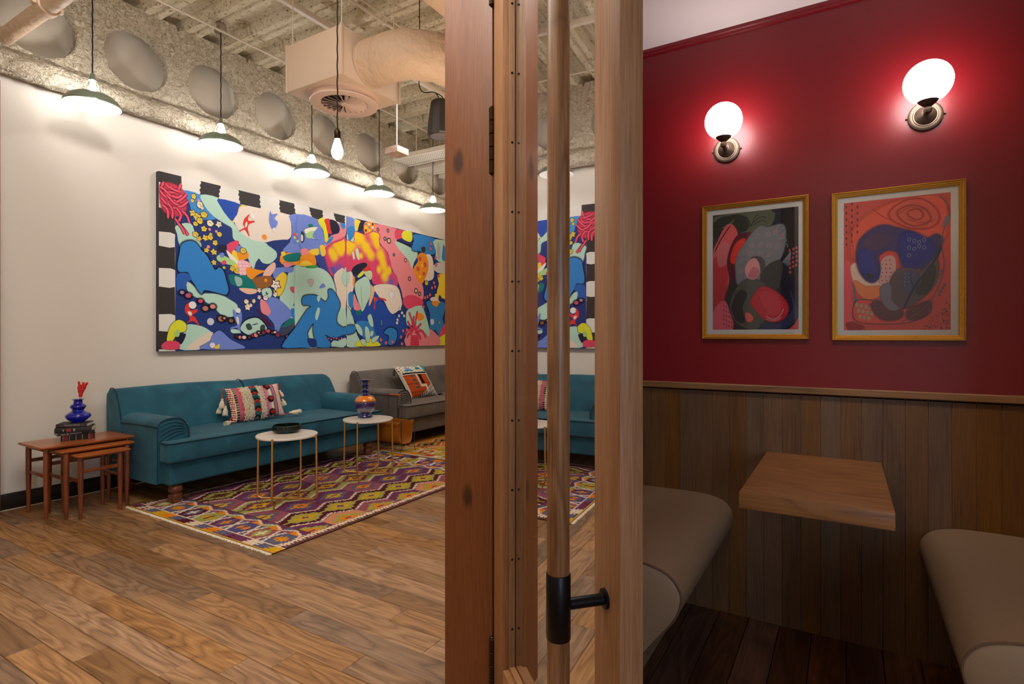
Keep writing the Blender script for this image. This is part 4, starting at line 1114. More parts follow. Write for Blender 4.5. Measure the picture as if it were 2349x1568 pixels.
tube(bm, smooth_pts([(c[0]-.03, c[1], c[2]+.27), (c[0]-.028, c[1], c[2]+.31), (c[0]-.07, c[1], c[2]+.36), (c[0]-.20, c[1]-.02, c[2]+.42), (q[0], q[1], 3.6), (q[0], q[1], 4.06)], 5, False), .004, 7)
tube(bm, smooth_pts([(c[0]+.03, c[1], c[2]+.27), (c[0]+.0, c[1], c[2]+.315), (c[0]-.07, c[1], c[2]+.36)], 5, False), .004, 7)
obj('cable', bm, M['black_cord'], t)
# small ceiling sensor box on a rod
c = (-3.60, 3.90, 2.975); t = thing('ceiling_sensor', 'small square off-white sensor box hung on a thin rod', 'sensor', c)
bm = new(); box(bm, (c[0]-.078, c[1]-.078, c[2]-.025), (c[0]+.078, c[1]+.078, c[2]+.035), .004); obj('housing', bm, M['louvre'], t)
obj('lens', lathe(new(), [(0, -.012), (.014, -.012), (.016, -.006), (.030, -.006), (.036, -.003), (.036, 0)], (c[0], c[1], c[2]-.0252), 28), M['louvre'], t)
obj('rod', tube(new(), [(c[0], c[1], c[2]+.035), (c[0], c[1], 4.06)], .006, 8), M['offwhite_metal'], t)

c = (-3.16, 3.93, 3.60); t = thing('ceiling_spotlight', 'small white spotlight head under the elbow duct by the door post', 'lamp', c)
ax = Vector((.55, -.5, -.66)).normalized()
obj('head', lathe(new(), [(0, -.075), (.030, -.073), (.040, -.060), (.044, .05), (.046, .070), (.040, .070), (.036, .050), (0, .048)], c, 28, ax), M['white_enamel'], t)
obj('stem', tube(new(), [(c[0], c[1], c[2]+.03), (c[0], c[1], 4.06)], .008, 8), M['offwhite_metal'], t)

# ---------------------------------------------------------------- booth furniture
def bench(name, label, mir):
    cx = -.0955; X = lambda x: (2*cx-x) if mir else x
    t = thing(name, label, 'bench', (X(-.70), 2.18, 0), 'facing booth benches')
    back = X(-.986) if not mir else .796
    pr = [(-.986, .0), (-.986, .526)]+smooth_pts([(-.80, .528), (-.62, .530), (-.53, .524), (-.470, .503), (-.438, .462), (-.436, .420), (-.458, .366), (-.515, .29), (-.580, .20), (-.640, .10)], 4, False)+[(-.655, .0)]
    pr = [((X(p) if p > -.98 else back), q) for p, q in pr]
    bm = new(); prism(bm, pr, lambda p, q, y: (p, y, q), 1.735, 2.656, .010, 3); sc = obj('seat_cushion', bm, M['bench_leather'], t, smooth=60)
    # end cap: slightly puffed panel inside the piped seam
    inn = [(p*1.0, q) for p, q in pr]; bm = new()
    cxp = sum(p for p, q in pr)/len(pr)
    r1 = [bm.verts.new((p, 1.738, q)) for p, q in pr]; r2 = [bm.verts.new((p+(X(-.80)-p)*.06, 1.726, q+(.27-q)*.06)) for p, q in pr]; r3 = [bm.verts.new((p+(X(-.80)-p)*.3, 1.722, q+(.27-q)*.3)) for p, q in pr]
    for A, B in ((r1, r2), (r2, r3)):
        for k in range(len(pr)): bm.faces.new((A[k], A[(k+1) % len(pr)], B[(k+1) % len(pr)], B[k]))
    bm.faces.new(r3)
    obj('end_panel', bm, M['bench_leather'], t, smooth=60)
    obj('seam', tube(new(), [(p+(X(-.80)-p)*.004, 1.7365, q+.001) for p, q in pr[1:]], .0036, 7), M['bench_thread'], sc)
    return t
bench('booth_bench', 'taupe leather booth bench on the left, partly behind the door edge', False)
bench('booth_bench', 'taupe leather booth bench on the right of the small oak table', True)
t = thing('wall_table', 'small thick oak table cantilevered from the boarded booth wall', 'table', (-.089, 2.3, .72))
for i, (a0, a1) in enumerate(((1.925, 2.110), (2.110, 2.290), (2.290, 2.475), (2.475, 2.6598))): pass
bm = new(); box(bm, (-.297, 1.917, .697), (.121, 2.6598, .749), .0025); obj('slab', bm, M['tabletop'], t)
bm = new(); box(bm, (-.26, 2.30, .690), (.085, 2.6595, .6968), .001); obj('bracket_plate', bm, M['black_metal'], t)
# sconces
def sconce(x, z, gx, label):
    t = thing('wall_sconce', label, 'lamp', (x, 2.66, z), 'globe sconces on the red wall'); c = (x, 2.66, z)
    obj('backplate', lathe(new(), [(.052, 0), (.056, .003), (.056, .008), (.050, .012), (.042, .011), (.040, .013), (.036, .0125), (.030, .020), (.016, .030), (.012, .034), (0, .034)], c, 48, (0, -1, 0)), M['bronze'], t, smooth=50)
    bm = new(); g = Vector((gx, 2.525, 2.178))
    tube(bm, smooth_pts([(x, 2.63, z), (x, 2.60, z-.003), (x*.5+gx*.5, 2.565, z-.006), (gx, 2.535, z-.012), (gx, 2.526, z-.004)], 4, False), .0075, 12)
    lathe(bm, [(0, -.016), (.011, -.012), (.014, -.002), (.010, .008), (.006, .012)], (gx, 2.526, 2.082), 18)
    lathe(bm, [(.008, -.008), (.012, -.004), (.012, .004), (.008, .008)], (x, 2.615, z), 16, (0, -1, 0))
    for s in (-1, 1): lathe(bm, [(.0, 0), (.004, .001), (.004, .006), (0, .007)], (x+s*.056, 2.655, z), 10, (s, 0, 0))
    obj('arm', bm, M['bronze'], t)
    obj('cup', lathe(new(), [(.0, .0), (.012, .002), (.022, .010), (.034, .022), (.038, .026), (.039, .031), (.036, .033), (.034, .030), (0, .024)], (gx, 2.525, 2.090), 36), M['bronze'], t, smooth=50)
    pr = [(.030, -.070)]+[(.0765*math.sin(a), -.0765*math.cos(a)) for a in [math.radians(24+6*i) for i in range(26)]]+[(0, .0765)]
    obj('globe', lathe(new(), pr, (gx, 2.525, 2.180), 40), M['globe'], t, smooth=180)
sconce(-.463, 2.094, -.453, 'globe wall sconce above the smaller dark print, left one')
sconce(.262, 2.100, .257, 'globe wall sconce above the larger coral print, right one')
c = (-.165, 2.485, 2.64); t = thing('recessed_light', 'round recessed ceiling fitting at the top edge of the booth ceiling', 'lamp', c)
obj('trim_ring', lathe(new(), [(.048, -.0005), (.050, -.004), (.064, -.003), (.066, -.0005)], c, 40, cap=False), M['chrome'], t)
obj('lens', lathe(new(), [(0, -.0012), (.048, -.0012), (.048, -.0004), (0, -.0004)], c, 40), M['white_enamel'], t)

# ---------------------------------------------------------------- painted pictures: layered flat strokes
M['paint'] = vcol('thick_paint', .6, alpha=True, nscale=70, nstr=.35, ndist=.004, Specular_IOR_Level=.2)
M['print'] = vcol('art_print', .7, alpha=True, nscale=30, nstr=.0, Specular_IOR_Level=.2)
class Paint:
    """collects flat colour shapes in (a, b) wall coordinates, each a hair in front of the last"""
    def __init__(s, to3, step=1.5e-5): s.v, s.f, s.c, s.k, s.to3, s.step = [], [], [], 0, to3, step
    def poly(s, pts, col, alpha=1, smooth=3, soft=0, soft_col=None, lay=True, clip=None):
        if lay: s.k += 1
        P = smooth_pts(pts, smooth) if smooth else [tuple(p) for p in pts]
        if clip: P = [(min(max(a, clip[0]), clip[1]), min(max(b, clip[2]), clip[3])) for a, b in P]
        b0 = len(s.v); d = s.k*s.step; s.v += [s.to3(a, b, d) for a, b in P]
        col = tuple(col[:3])+(alpha,)
        for tr in tessellate_polygon([[Vector((a, b, 0)) for a, b in P]]):
            s.f.append(tuple(b0+i for i in tr)); s.c.append([col]*3)
        if soft:
            n = len(P); area_ = sum(P[i][0]*P[(i+1) % n][1]-P[(i+1) % n][0]*P[i][1] for i in range(n)); sg = 1 if area_ > 0 else -1
            out = []
            for i in range(n):
                p0, p1 = P[i-1], P[(i+1) % n]; tx, ty = p1[0]-p0[0], p1[1]-p0[1]; l = math.hypot(tx, ty) or 1
                q = (P[i][0]+sg*ty/l*soft, P[i][1]-sg*tx/l*soft)
                if clip: q = (min(max(q[0], clip[0]), clip[1]), min(max(q[1], clip[2]), clip[3]))
                out.append(q)
            sc_ = tuple((soft_col or col)[:3]); b1 = len(s.v)
            s.v += [s.to3(a, b, d-s.step*.5) for a, b in P]+[s.to3(a, b, d-s.step*.5) for a, b in out]
            for i in range(n):
                j = (i+1) % n; s.f.append((b1+i, b1+j, b1+n+j, b1+n+i)); s.c.append([sc_+(alpha,), sc_+(alpha,), sc_+(0,), sc_+(0,)])
    def field(s, pts, fn, cell):
        """fills an outline with small squares whose colour fn(a, b) varies softly (sprayed paint)"""
        s.k += 1; d = s.k*s.step; P = smooth_pts(pts, 3); lo = [min(q[i] for q in P) for i in (0, 1)]; hi = [max(q[i] for q in P) for i in (0, 1)]; n = len(P)
        def inside(a, b):
            r = False
            for i in range(n):
                (x0, y0), (x1, y1) = P[i-1], P[i]
                if (y0 > b) != (y1 > b) and a < (x1-x0)*(b-y0)/(y1-y0)+x0: r = not r
            return r
        nx, ny = int((hi[0]-lo[0])/cell)+1, int((hi[1]-lo[1])/cell)+1; ok = {(i, j): inside(lo[0]+i*cell, lo[1]+j*cell) for i in range(nx+1) for j in range(ny+1)}; idx = {}
        def V(i, j):
            if (i, j) not in idx: idx[(i, j)] = len(s.v); s.v.append(s.to3(lo[0]+i*cell, lo[1]+j*cell, d))
            return idx[(i, j)]
        for i in range(nx):
            for j in range(ny):
                q = [(i, j), (i+1, j), (i+1, j+1), (i, j+1)]
                if all(ok[c] for c in q):
                    cc = [tuple(fn(lo[0]+a*cell, lo[1]+b*cell)[:3])+(1,) for a, b in q]; v = [V(*c) for c in q]
                    s.f += [(v[0], v[1], v[2]), (v[0], v[2], v[3])]; s.c += [[cc[0], cc[1], cc[2]], [cc[0], cc[2], cc[3]]]
    def disc(s, c, r, col, asp=1, n=10, **k): s.poly([(c[0]+r*math.cos(2*PI*i/n), c[1]+r*asp*math.sin(2*PI*i/n)) for i in range(n)], col, **k)
    def stroke(s, pts, wdt, col, out=None, ow=0, **k):
        P = smooth_pts(pts, 4, False)
        def hull(w_):
            L_, R_2 = [], []
            for i, p in enumerate(P):
                a, b = P[max(i-1, 0)], P[min(i+1, len(P)-1)]; tx, ty = b[0]-a[0], b[1]-a[1]; l = math.hypot(tx, ty) or 1
                ww = w_*(1 if 0 < i < len(P)-1 else .55); L_.append((p[0]-ty/l*ww, p[1]+tx/l*ww)); R_2.append((p[0]+ty/l*ww, p[1]-tx/l*ww))
            return L_+R_2[::-1]
        if out: s.poly(hull(wdt+ow), out, smooth=0, **k)
        s.poly(hull(wdt), col, smooth=0, **k)
    def build(s, name, mat, parent):
        o = obj(name, (s.v, s.f), mat, parent, smooth=0)
        ca = o.data.color_attributes.new('Col', 'FLOAT_COLOR', 'CORNER'); buf = []
        for cs in s.c:
            for c in cs: buf += list(c)
        ca.data.foreach_set('color', buf); return o
# ---------------------------------------------------------------- the long painting (two canvases)
XP = -5.150                               # face of the canvases
NV, BL, MI, PE, CR, BK, WH = c8(38, 58, 122), c8(52, 132, 204), c8(184, 220, 202), c8(116, 138, 214), c8(236, 222, 208), c8(58, 54, 54), c8(228, 224, 216)
YE, OR, PK, CO, TG, BR, LI, RD, DK = c8(240, 206, 66), c8(242, 150, 36), c8(238, 140, 148), c8(226, 74, 106), c8(20, 118, 112), c8(150, 96, 48), c8(226, 226, 56), c8(222, 60, 50), c8(34, 36, 58)
MG, HY, SH = c8(214, 70, 116), c8(250, 206, 34), c8(26, 30, 40)
Y0p, YM, Y1p, Z0p, Z1p = 2.575, 4.706, 6.84, 1.122, 2.700
for nm, a, b_, lab in (('left', Y0p, YM-.002, 'left canvas of the long sea-creature painting with striped border'), ('right', YM+.002, Y1p, 'right canvas of the long painting with the pink and yellow cloud')):
    t = thing('painting', lab, 'painting', (XP, (a+b_)/2, Z0p), 'two joined canvases')
    bm = new(); box(bm, (-5.199, a, Z0p), (XP, b_, Z1p), .002); obj('canvas', bm, plain('painted_canvas_edge', c8(60, 58, 62), .8, nscale=200, nstr=.2), t)
    if nm == 'left': TL = t
    else: TR = t
KX = XP
A = lambda x, y: on_x(350+x/3.563, 380+y/3.563, KX)
B = lambda x, y: on_x(690+x/4.356, 460+y/4.356, KX)
def seq(F, *xy): return [F(xy[i], xy[i+1]) for i in range(0, len(xy), 2)]
zt = lambda y: Z1p
p = Paint(lambda a, b, d: (XP+.0004+d, a, b))
CL = (Y0p+.0005, YM-.003, Z0p+.0005, Z1p-.0005)
G = dict(clip=CL)
def full(P_, col, lo, hi): P_.poly([(lo, Z0p+.0005), (hi, Z0p+.0005), (hi, Z1p-.0005), (lo, Z1p-.0005)], col, smooth=0)
full(p, NV, CL[0], CL[1])
yb = A(185, 700)[0]; zb = A(185, 190)[1]
# striped border
p.poly([(CL[0], CL[2]), (yb, CL[2]), (yb, CL[3]), (CL[0], CL[3])], WH, smooth=0)
p.poly([(CL[0], Z1p-.0005), (CL[1], Z1p-.0005), (CL[1], Z1p-.16), (yb, zb)], WH, smooth=0)
for a, b_ in ((42, 130), (350, 545), (660, 840), (990, 1215), (1350, 1500)):
    q0, q1 = A(110, a)[1], A(110, b_)[1]; w_ = .006
    p.poly([(CL[0], q0), (CL[0]+.09, q0-w_), (yb-.003, q0+w_), (yb+w_*0, q1-w_), (CL[0]+.10, q1+w_), (CL[0], q1)], BK, smooth=0, **G)
p.poly([(CL[0], CL[3]), (A(235, 84)[0], CL[3]), A(238, 180), A(185, 200), (CL[0], A(50, 130)[1])], BK, smooth=0, **G)
def rag(F, q):  # ragged-edged stripe
    (a, b), (c, d), (e, f), (g, h) = [F(*x) for x in q]; out = [(a, CL[3]), (c, CL[3])]
    for i in range(1, 6): out.append((c+(e-c)*i/6+(.006 if i % 2 else -.006), CL[3]+(f-CL[3])*i/6))
    out += [(e, f), (g, h)]
    for i in range(5, 0, -1): out.append((a+(g-a)*i/6+(.006 if i % 2 else -.006), CL[3]+(h-CL[3])*i/6))
    return out
for q in (((392, 123), (555, 160), (540, 262), (385, 235)), ((700, 197), (875, 235), (882, 348), (712, 312)), ((1035, 278), (1155, 305), (1172, 412), (1040, 382))):
    p.poly(rag(A, q), BK, smooth=0, **G)
for q in (((80, 65), (215, 100), (225, 200), (110, 170)), ((325, 125), (440, 155), (440, 235), (350, 205))): p.poly(rag(B, q), BK, smooth=0, **G)
P = lambda col, *xy, **k: p.poly(seq(A, *xy), col, **{**G, **k})
SHD = dict(soft=.022, soft_col=SH)
P(c8(70, 142, 208), 240, 200, 395, 240, 440, 340, 520, 430, 430, 440, 340, 440, 300, 300)
P(MI, 395, 240, 535, 265, 565, 340, 640, 440, 720, 540, 800, 600, 900, 620, 1000, 690, 1015, 740, 960, 795, 900, 790, 870, 755, 840, 790, 825, 838, 800, 800, 760, 700, 700, 625, 660, 590, 650, 510, 590, 470, 500, 410, 430, 330, soft=.008)
P(c8(40, 78, 170), 535, 268, 730, 322, 690, 400, 655, 455, 600, 400, 560, 340)
P(HY, 650, 460, 690, 400, 712, 330, 760, 330, 700, 440)
P(CR, 735, 330, 900, 352, 1080, 390, 1125, 440, 1135, 560, 1100, 605, 1000, 628, 900, 622, 800, 600, 720, 540, 665, 450, 690, 400)
P(PE, 1120, 402, 1250, 430, 1250, 710, 1080, 700, 1070, 660, 1130, 600, 1140, 500)
P(MI, 190, 490, 310, 470, 350, 560, 400, 660, 300, 700, 230, 700, 200, 560)
P(NV, 185, 560, 230, 700, 190, 760)
P(MI, 285, 950, 375, 1020, 400, 1045, 540, 1050, 620, 1090, 690, 1140, 680, 1200, 640, 1232, 560, 1212, 500, 1150, 400, 1090, 300, 1040, soft=.008)
P(BL, 235, 645, 290, 615, 350, 625, 400, 690, 440, 730, 480, 800, 512, 852, 545, 830, 580, 860, 600, 930, 620, 1010, 600, 1052, 540, 1040, 430, 1015, 402, 1045, 375, 1020, 350, 980, 310, 920, 290, 870, 215, 865, 205, 800, 220, 720, **SHD)
P(c8(44, 96, 178), 200, 890, 290, 880, 318, 930, 280, 950, 262, 1040, 200, 1020)
P(MI, 270, 1300, 400, 1310, 490, 1370, 470, 1430, 380, 1497, 220, 1498, 250, 1400)
P(c8(232, 212, 192), 492, 1360, 480, 1420, 400, 1497, 280, 1497, 330, 1440, 430, 1372)
P(PE, 490, 1385, 550, 1345, 640, 1420, 755, 1492, 390, 1496, 470, 1432, soft=.006, soft_col=SH)
P(MI, 1150, 830, 1260, 800, 1260, 1200, 1180, 1300, 1130, 1250, 1060, 1150, 1040, 1060, 1100, 900)
P(YE, 1010, 910, 1050, 868, 1095, 890, 1090, 960, 1050, 1052, 1000, 1060, 990, 990, soft=.008, soft_col=BK)
P(PE, 990, 840, 1060, 828, 1150, 830, 1140, 872, 1060, 870, 1000, 922, 985, 880)
P(NV, 930, 625, 1125, 605, 1070, 680, 1050, 740, 1055, 822, 1030, 825, 1015, 760, 1010, 700)
P(OR, 1060, 715, 1200, 720, 1260, 740, 1260, 800, 1060, 806)
P(TG, 1070, 735, 1200, 710, 1212, 770, 1100, 785); P(PK, 1070, 792, 1155, 802, 1090, 832, soft=.004, soft_col=BK)
P(YE, 1050, 705, 1080, 700, 1085, 730, 1058, 735); P(PK, 1210, 690, 1250, 675, 1250, 730, 1215, 730)
P(CO, 610, 642, 690, 610, 705, 640, 660, 700, 630, 730, 612, 700); P(DK, 535, 650, 600, 648, 605, 690, 580, 712, 530, 690)
P(PE, 680, 670, 720, 650, 740, 690, 700, 715); P(YE, 650, 700, 692, 710, 722, 850, 690, 882, 650, 832); P(c8(240, 236, 214), 600, 690, 640, 720, 700, 780, 690, 800, 640, 770)
P(c8(172, 214, 142), 525, 740, 570, 728, 680, 790, 645, 812, 540, 780); P(PE, 550, 715, 580, 712, 582, 745, 556, 748); P(CO, 560, 790, 590, 770, 604, 795, 575, 808)
P(OR, 690, 715, 770, 698, 782, 750, 720, 772); P(c8(246, 176, 190), 705, 770, 790, 790, 802, 830, 740, 912, 700, 860)
for k in range(12): p.disc(A(715+(k % 3)*26+6*(k//3 % 2), 790+(k//3)*28), .010, c8(240, 226, 214), n=6, **G)
P(OR, 765, 830, 860, 850, 922, 860, 860, 890, 790, 932); P(c8(236, 190, 170), 920, 850, 990, 788, 1005, 830, 960, 902, 900, 922)
P(BR, 820, 920, 960, 900, 985, 960, 900, 1012, 830, 990); p.disc(A(925, 935), .018, OR, n=8, **G)
P(TG, 625, 890, 700, 895, 772, 900, 850, 990, 790, 1032, 700, 990, 640, 960); P(c8(150, 186, 178), 670, 905, 725, 920, 730, 970, 690, 980)
P(c8(236, 190, 160), 705, 1000, 850, 1010, 840, 1042, 770, 1046)
P(MI, 895, 1010, 960, 1000, 975, 1060, 930, 1085, 900, 1060, soft=.006, soft_col=BK); p.disc(A(935, 1040), .016, SH, n=8, **G); p.disc(A(938, 1036), .009, MI, n=8, **G)
P(PE, 930, 1090, 1010, 1078, 1120, 1170, 1135, 1232, 1060, 1290, 1022, 1370, 1000, 1360, 990, 1290, 930, 1220, 900, 1170)
P(PK, 882, 1092, 930, 1118, 965, 1190, 940, 1222, 888, 1190); P(c8(84, 26, 66), 838, 1155, 900, 1220, 988, 1312, 930, 1290, 860, 1200)
P(TG, 1050, 1322, 1130, 1243, 1182, 1285, 1080, 1316); P(BL, 1130, 1170, 1160, 1170, 1178, 1240, 1160, 1262, 1135, 1225)
P(MI, 735, 1290, 780, 1255, 862, 1245, 932, 1320, 920, 1372, 800, 1387, 720, 1340, soft=.02, soft_col=SH)
for a in ((760, 1300, 800, 1330), (810, 1300, 850, 1290), (880, 1310, 905, 1350)): P(SH, a[0], a[1], a[0]+34, a[1]-12, a[2]+14, a[3], a[2]-20, a[3]+12, alpha=.7)
P(MI, 640, 1335, 700, 1340, 720, 1365, 650, 1366)
# flowers: yellow blots with dark outlines
random.seed(21)
def blot(F, x, y, r, col, ol=BK, S=None):
    S = S or p; c = F(x, y); k = r/F_SC[F]*1.0
    for s_, cc in ((1.22, ol), (1.0, col)):
        S.poly([(c[0]+k*s_*(1+.26*math.cos(i*PI+x)+.10*math.sin(i*1.3+x))*math.cos(2*PI*i/10+x), c[1]+k*s_*(1+.26*math.cos(i*PI+x)+.10*math.sin(i*1.7+y))*math.sin(2*PI*i/10+x)) for i in range(10)], cc, **(G if S is p else G2))
    S.stroke([(c[0]-k*.5, c[1]), (c[0], c[1]+k*.3), (c[0]+k*.5, c[1]-k*.2)], k*.06, ol, **(G if S is p else G2))
F_SC = {A: 905., B: 840.}
for x, y, r in ((335, 250, 20), (325, 285, 14), (330, 390, 26), (365, 420, 28), (420, 400, 26), (385, 450, 26), (350, 475, 18), (420, 515, 22), (350, 560, 22), (380, 595, 20), (430, 590, 23), (470, 585, 22), (510, 630, 22), (475, 560, 13), (545, 560, 20), (440, 690, 20), (500, 705, 24), (740, 695, 26), (500, 790, 20), (583, 832, 12), (650, 840, 22), (690, 850, 16)):
    blot(A, x, y, r, c8(232, 200, 76))
for x, y, r in ((470, 470, 26), (540, 480, 24), (385, 320, 26), (405, 345, 14)): blot(A, x, y, r, c8(238, 226, 190))
for x, y, r in ((465, 520, 12), (520, 537, 12), (455, 662, 14), (375, 285, 12)): p.disc(A(x, y), r/905., PK, n=8, **G)
# coral, a hand of knotted pink fingers
p.poly(seq(A, 70, 150, 150, 150, 230, 190, 262, 250, 270, 330, 240, 400, 170, 400, 110, 380, 62, 300, 52, 200), c8(206, 66, 92), alpha=.9, soft=.02, **G)
for s_ in ((90, 130, 75, 180, 120, 210, 180, 220), (60, 200, 90, 240, 160, 280, 240, 300), (230, 145, 205, 200, 150, 190, 110, 150), (240, 240, 200, 260, 150, 240), (70, 260, 110, 310, 160, 340, 230, 350), (280, 230, 240, 270, 190, 300), (290, 290, 240, 330, 200, 330),
           (80, 320, 120, 360, 125, 430), (120, 300, 160, 360, 160, 430), (190, 340, 230, 400, 210, 460), (240, 370, 280, 410, 300, 470), (180, 430, 230, 490, 270, 540, 290, 570), (200, 460, 240, 510, 262, 560), (110, 230, 170, 300, 210, 320), (60, 170, 100, 200, 150, 250), (140, 170, 170, 195, 230, 215)):
    p.stroke(seq(A, *s_), .0105, c8(236, 84, 112), c8(48, 14, 26), .0052, **G)
# white blossoms with red eyes
for x, y, r in ((1005, 975, 42), (870, 1018, 20), (922, 1080, 22), (1000, 1052, 22), (870, 1075, 18), (825, 1105, 15), (765, 1110, 17), (775, 1155, 22), (800, 1140, 14)):
    blot(A, x, y, r, c8(240, 232, 222), SH if x > 850 else YE)
    for k in range(1 if r < 30 else 4): p.disc(A(x+(k % 2)*24-6, y+(k//2)*24-6), .0055, RD, n=6, **G)
# small figures
P(RD, 795, 392, 750, 430, 738, 480, 752, 505, 705, 528, 715, 538, 752, 520, 785, 575, 790, 568, 776, 510, 790, 475, 830, 462, 826, 448, 785, 450, 780, 425, smooth=2); P(WH, 765, 455, 775, 475, 762, 505, 752, 490); p.disc(A(815, 412), .026, c8(236, 234, 230), n=9, **G)
P(PE, 960, 368, 975, 395, 1022, 392, 995, 430, 1020, 455, 1018, 480, 990, 520, 965, 500, 950, 440); p.disc(A(992, 522), .020, c8(232, 232, 234), n=8, **G)
p.disc(A(913, 582), .027, OR, **G); p.disc(A(472, 1273), .032, c8(208, 206, 220), soft=.004, **G)
P(RD, 300, 1112, 265, 1150, 265, 1200, 300, 1235, 296, 1268, 268, 1292, 330, 1268, 380, 1308, 345, 1235, 320, 1225, 365, 1190, 360, 1170, 310, 1180, 300, 1150); P(WH, 285, 1190, 315, 1195, 318, 1222, 298, 1220); p.disc(A(325, 1138), .034, c8(236, 234, 230), n=9, **G)
P(PE, 660, 1170, 655, 1200, 672, 1260, 690, 1300, 635, 1322, 640, 1332, 690, 1325, 722, 1370, 712, 1320, 728, 1260, 722, 1190, 690, 1215); P(WH, 682, 1235, 700, 1240, 705, 1290, 690, 1290); p.disc(A(698, 1182), .026, c8(232, 232, 234), n=8, **G)
for x, y, r, cc in ((390, 1105, 20, CO), (430, 1165, 26, c8(190, 120, 110)), (490, 1150, 24, c8(224, 140, 130)), (560, 1250, 30, c8(170, 110, 96)), (585, 1245, 12, c8(240, 140, 130)), (640, 1265, 20, BR), (240, 1035, 18, c8(176, 140, 180)), (290, 1060, 24, c8(200, 84, 110))):
    p.disc(A(x, y), (r+12)/905., SH, asp=.8, alpha=.75, soft=.012, **G); p.disc(A(x, y), r/905., cc, asp=.8, n=7, **G)
for k in range(15):
    x, y = 690+k*31+9*math.sin(k*5), 1385+20*math.sin(k*.55+.4)-(k*1.2)+14*math.sin(k*3.1); p.disc(A(x, y), .028, SH, asp=.7, alpha=.8, soft=.014, **G); p.disc(A(x, y), .010+.007*((k*7) % 3), (CO, PK, c8(240, 200, 190), c8(150, 50, 80))[k % 4], asp=.7+.2*(k % 2), n=7, **G)
for k in range(5): p.disc(A(1060+k*22, 1360-k*12), .03, c8(90, 96, 120), alpha=.5, soft=.02, **G)
P(LI, 150, 1300, 210, 1258, 270, 1290, 266, 1350, 200, 1372, 160, 1432, 115, 1430, 125, 1360, soft=.008, soft_col=BK); P(DK, 180, 1400, 270, 1370, 238, 1452, 210, 1442); P(c8(168, 212, 120), 175, 1360, 215, 1340, 215, 1390, 185, 1395)
P(CO, 70, 1465, 120, 1430, 210, 1440, 212, 1497, 90, 1498); p.disc(A(487, 1466), .026, c8(236, 232, 224), n=9, **G); P(YE, 500, 1490, 520, 1470, 545, 1455, 540, 1493)
for k in range(10): p.disc(A(1160+(k % 4)*24, 560+(k//4)*28), .017, (CO, YE, c8(226, 232, 220), PE, c8(180, 210, 150))[k % 5], n=7, **G)
P(DK, 1205, 545, 1235, 545, 1248, 600, 1225, 600)
P(CO, 1125, 990, 1210, 1002, 1150, 1036, soft=.004, soft_col=BK); P(BL, 1145, 1135, 1185, 1092, 1180, 1120, 1155, 1142)
# ---- B-side shapes on the left canvas
P = lambda col, *xy, **k: p.poly(seq(B, *xy), col, **{**G, **k})
P(PE, -40, 150, 180, 195, 205, 280, 240, 420, 232, 512, 190, 545, 150, 520, 0, 480)
P(c8(54, 72, 150), 130, 560, 220, 550, 290, 725, 200, 680, 150, 600)
P(PK, 375, 225, 445, 240, 445, 340, 400, 400, 300, 470, 250, 512, 236, 440, 300, 350, 380, 320); P(BL, 390, 222, 440, 235, 438, 275, 410, 280); P(BL, 245, 440, 290, 370, 325, 360, 300, 410, 260, 438)
P(MG, 240, 520, 300, 440, 400, 400, 450, 400, 450, 700, 380, 722, 320, 745, 280, 680, soft=.03)
def spray(pts, spots, tail):
    def fn(a, b):
        k = 0
        for x, y, r in spots: c = B(x, y); k += 1.25*math.exp(-(((a-c[0]))**2*1.3+(b-c[1])**2)/((r/840.*1.5)**2))
        k = min(1, max(0, (k-.12)*1.25+.30*noise.noise(Vector((a*9, b*11, 2)))))
        c0 = B(*tail); v = min(.8, 1.1*math.exp(-((a-c0[0])**2+(b-c0[1])**2)/.006)); g_ = .5+.5*noise.noise(Vector((a*5, b*5, 7)))
        m0 = [MG[i]*(1-.5*g_)+c8(236, 70, 90)[i]*.5*g_ for i in range(3)]; m1 = [m0[i]*(1-k)+HY[i]*k for i in range(3)]
        return tuple(m1[i]*(1-v)+c8(104, 92, 176)[i]*v for i in range(3))
    return pts, fn, .008
p.field(*spray(seq(B, 240, 520, 300, 440, 400, 400, 438, 400, 438, 700, 380, 722, 320, 745, 280, 680), ((360, 430, 50), (420, 440, 46), (330, 560, 34), (300, 510, 22), (430, 330, 30), (400, 520, 22)), (380, 700)))
P(MI, -60, 690, 0, 670, 120, 658, 230, 690, 300, 760, 340, 860, 370, 1000, 445, 1080, 445, 1440, 330, 1456, -5, 1462, -60, 1300)
P(c8(96, 92, 176), 290, 660, 330, 668, 375, 740, 380, 790, 350, 782, 300, 700)
P(c8(232, 216, 196), 330, 742, 445, 690, 445, 1080, 370, 990, 352, 880)
P(MI, 410, 740, 450, 665, 450, 858, 410, 800, soft=.004, soft_col=SH)
P(BL, 10, 990, 40, 950, 150, 948, 240, 1012, 275, 960, 272, 892, 320, 900, 380, 1000, 385, 1060, 355, 1150, 360, 1222, 420, 1268, 450, 1262, 450, 1330, 400, 1350, 320, 1372, 240, 1338, 300, 1455, 155, 1460, 140, 1400, 120, 1290, 125, 1220, 80, 1280, 60, 1340, 92, 1460, -5, 1466, -180, 1468, -161, 1400, -60, 1270, 0, 1180, 60, 1090, 100, 1060, 60, 1040, 20, 1040, **SHD)
P(MI, 165, 950, 195, 960, 176, 1012, 160, 985); P(MI, 165, 1070, 190, 1090, 160, 1192, 140, 1160)
P(NV, 60, 1380, 145, 1385, 155, 1458, 95, 1462); P(NV, 245, 1345, 320, 1375, 442, 1335, 442, 1415, 330, 1395, 300, 1420)
for k in range(7): p.disc(B(275+k*26, 1378+8*math.sin(k*2)), .018, SH, alpha=.8, asp=.8, **G); p.disc(B(275+k*26, 1378+8*math.sin(k*2)), .011, (CO, PK)[k % 2], asp=.8, n=6, **G)
P(MI, 330, 1425, 445, 1370, 445, 1450, 335, 1452)
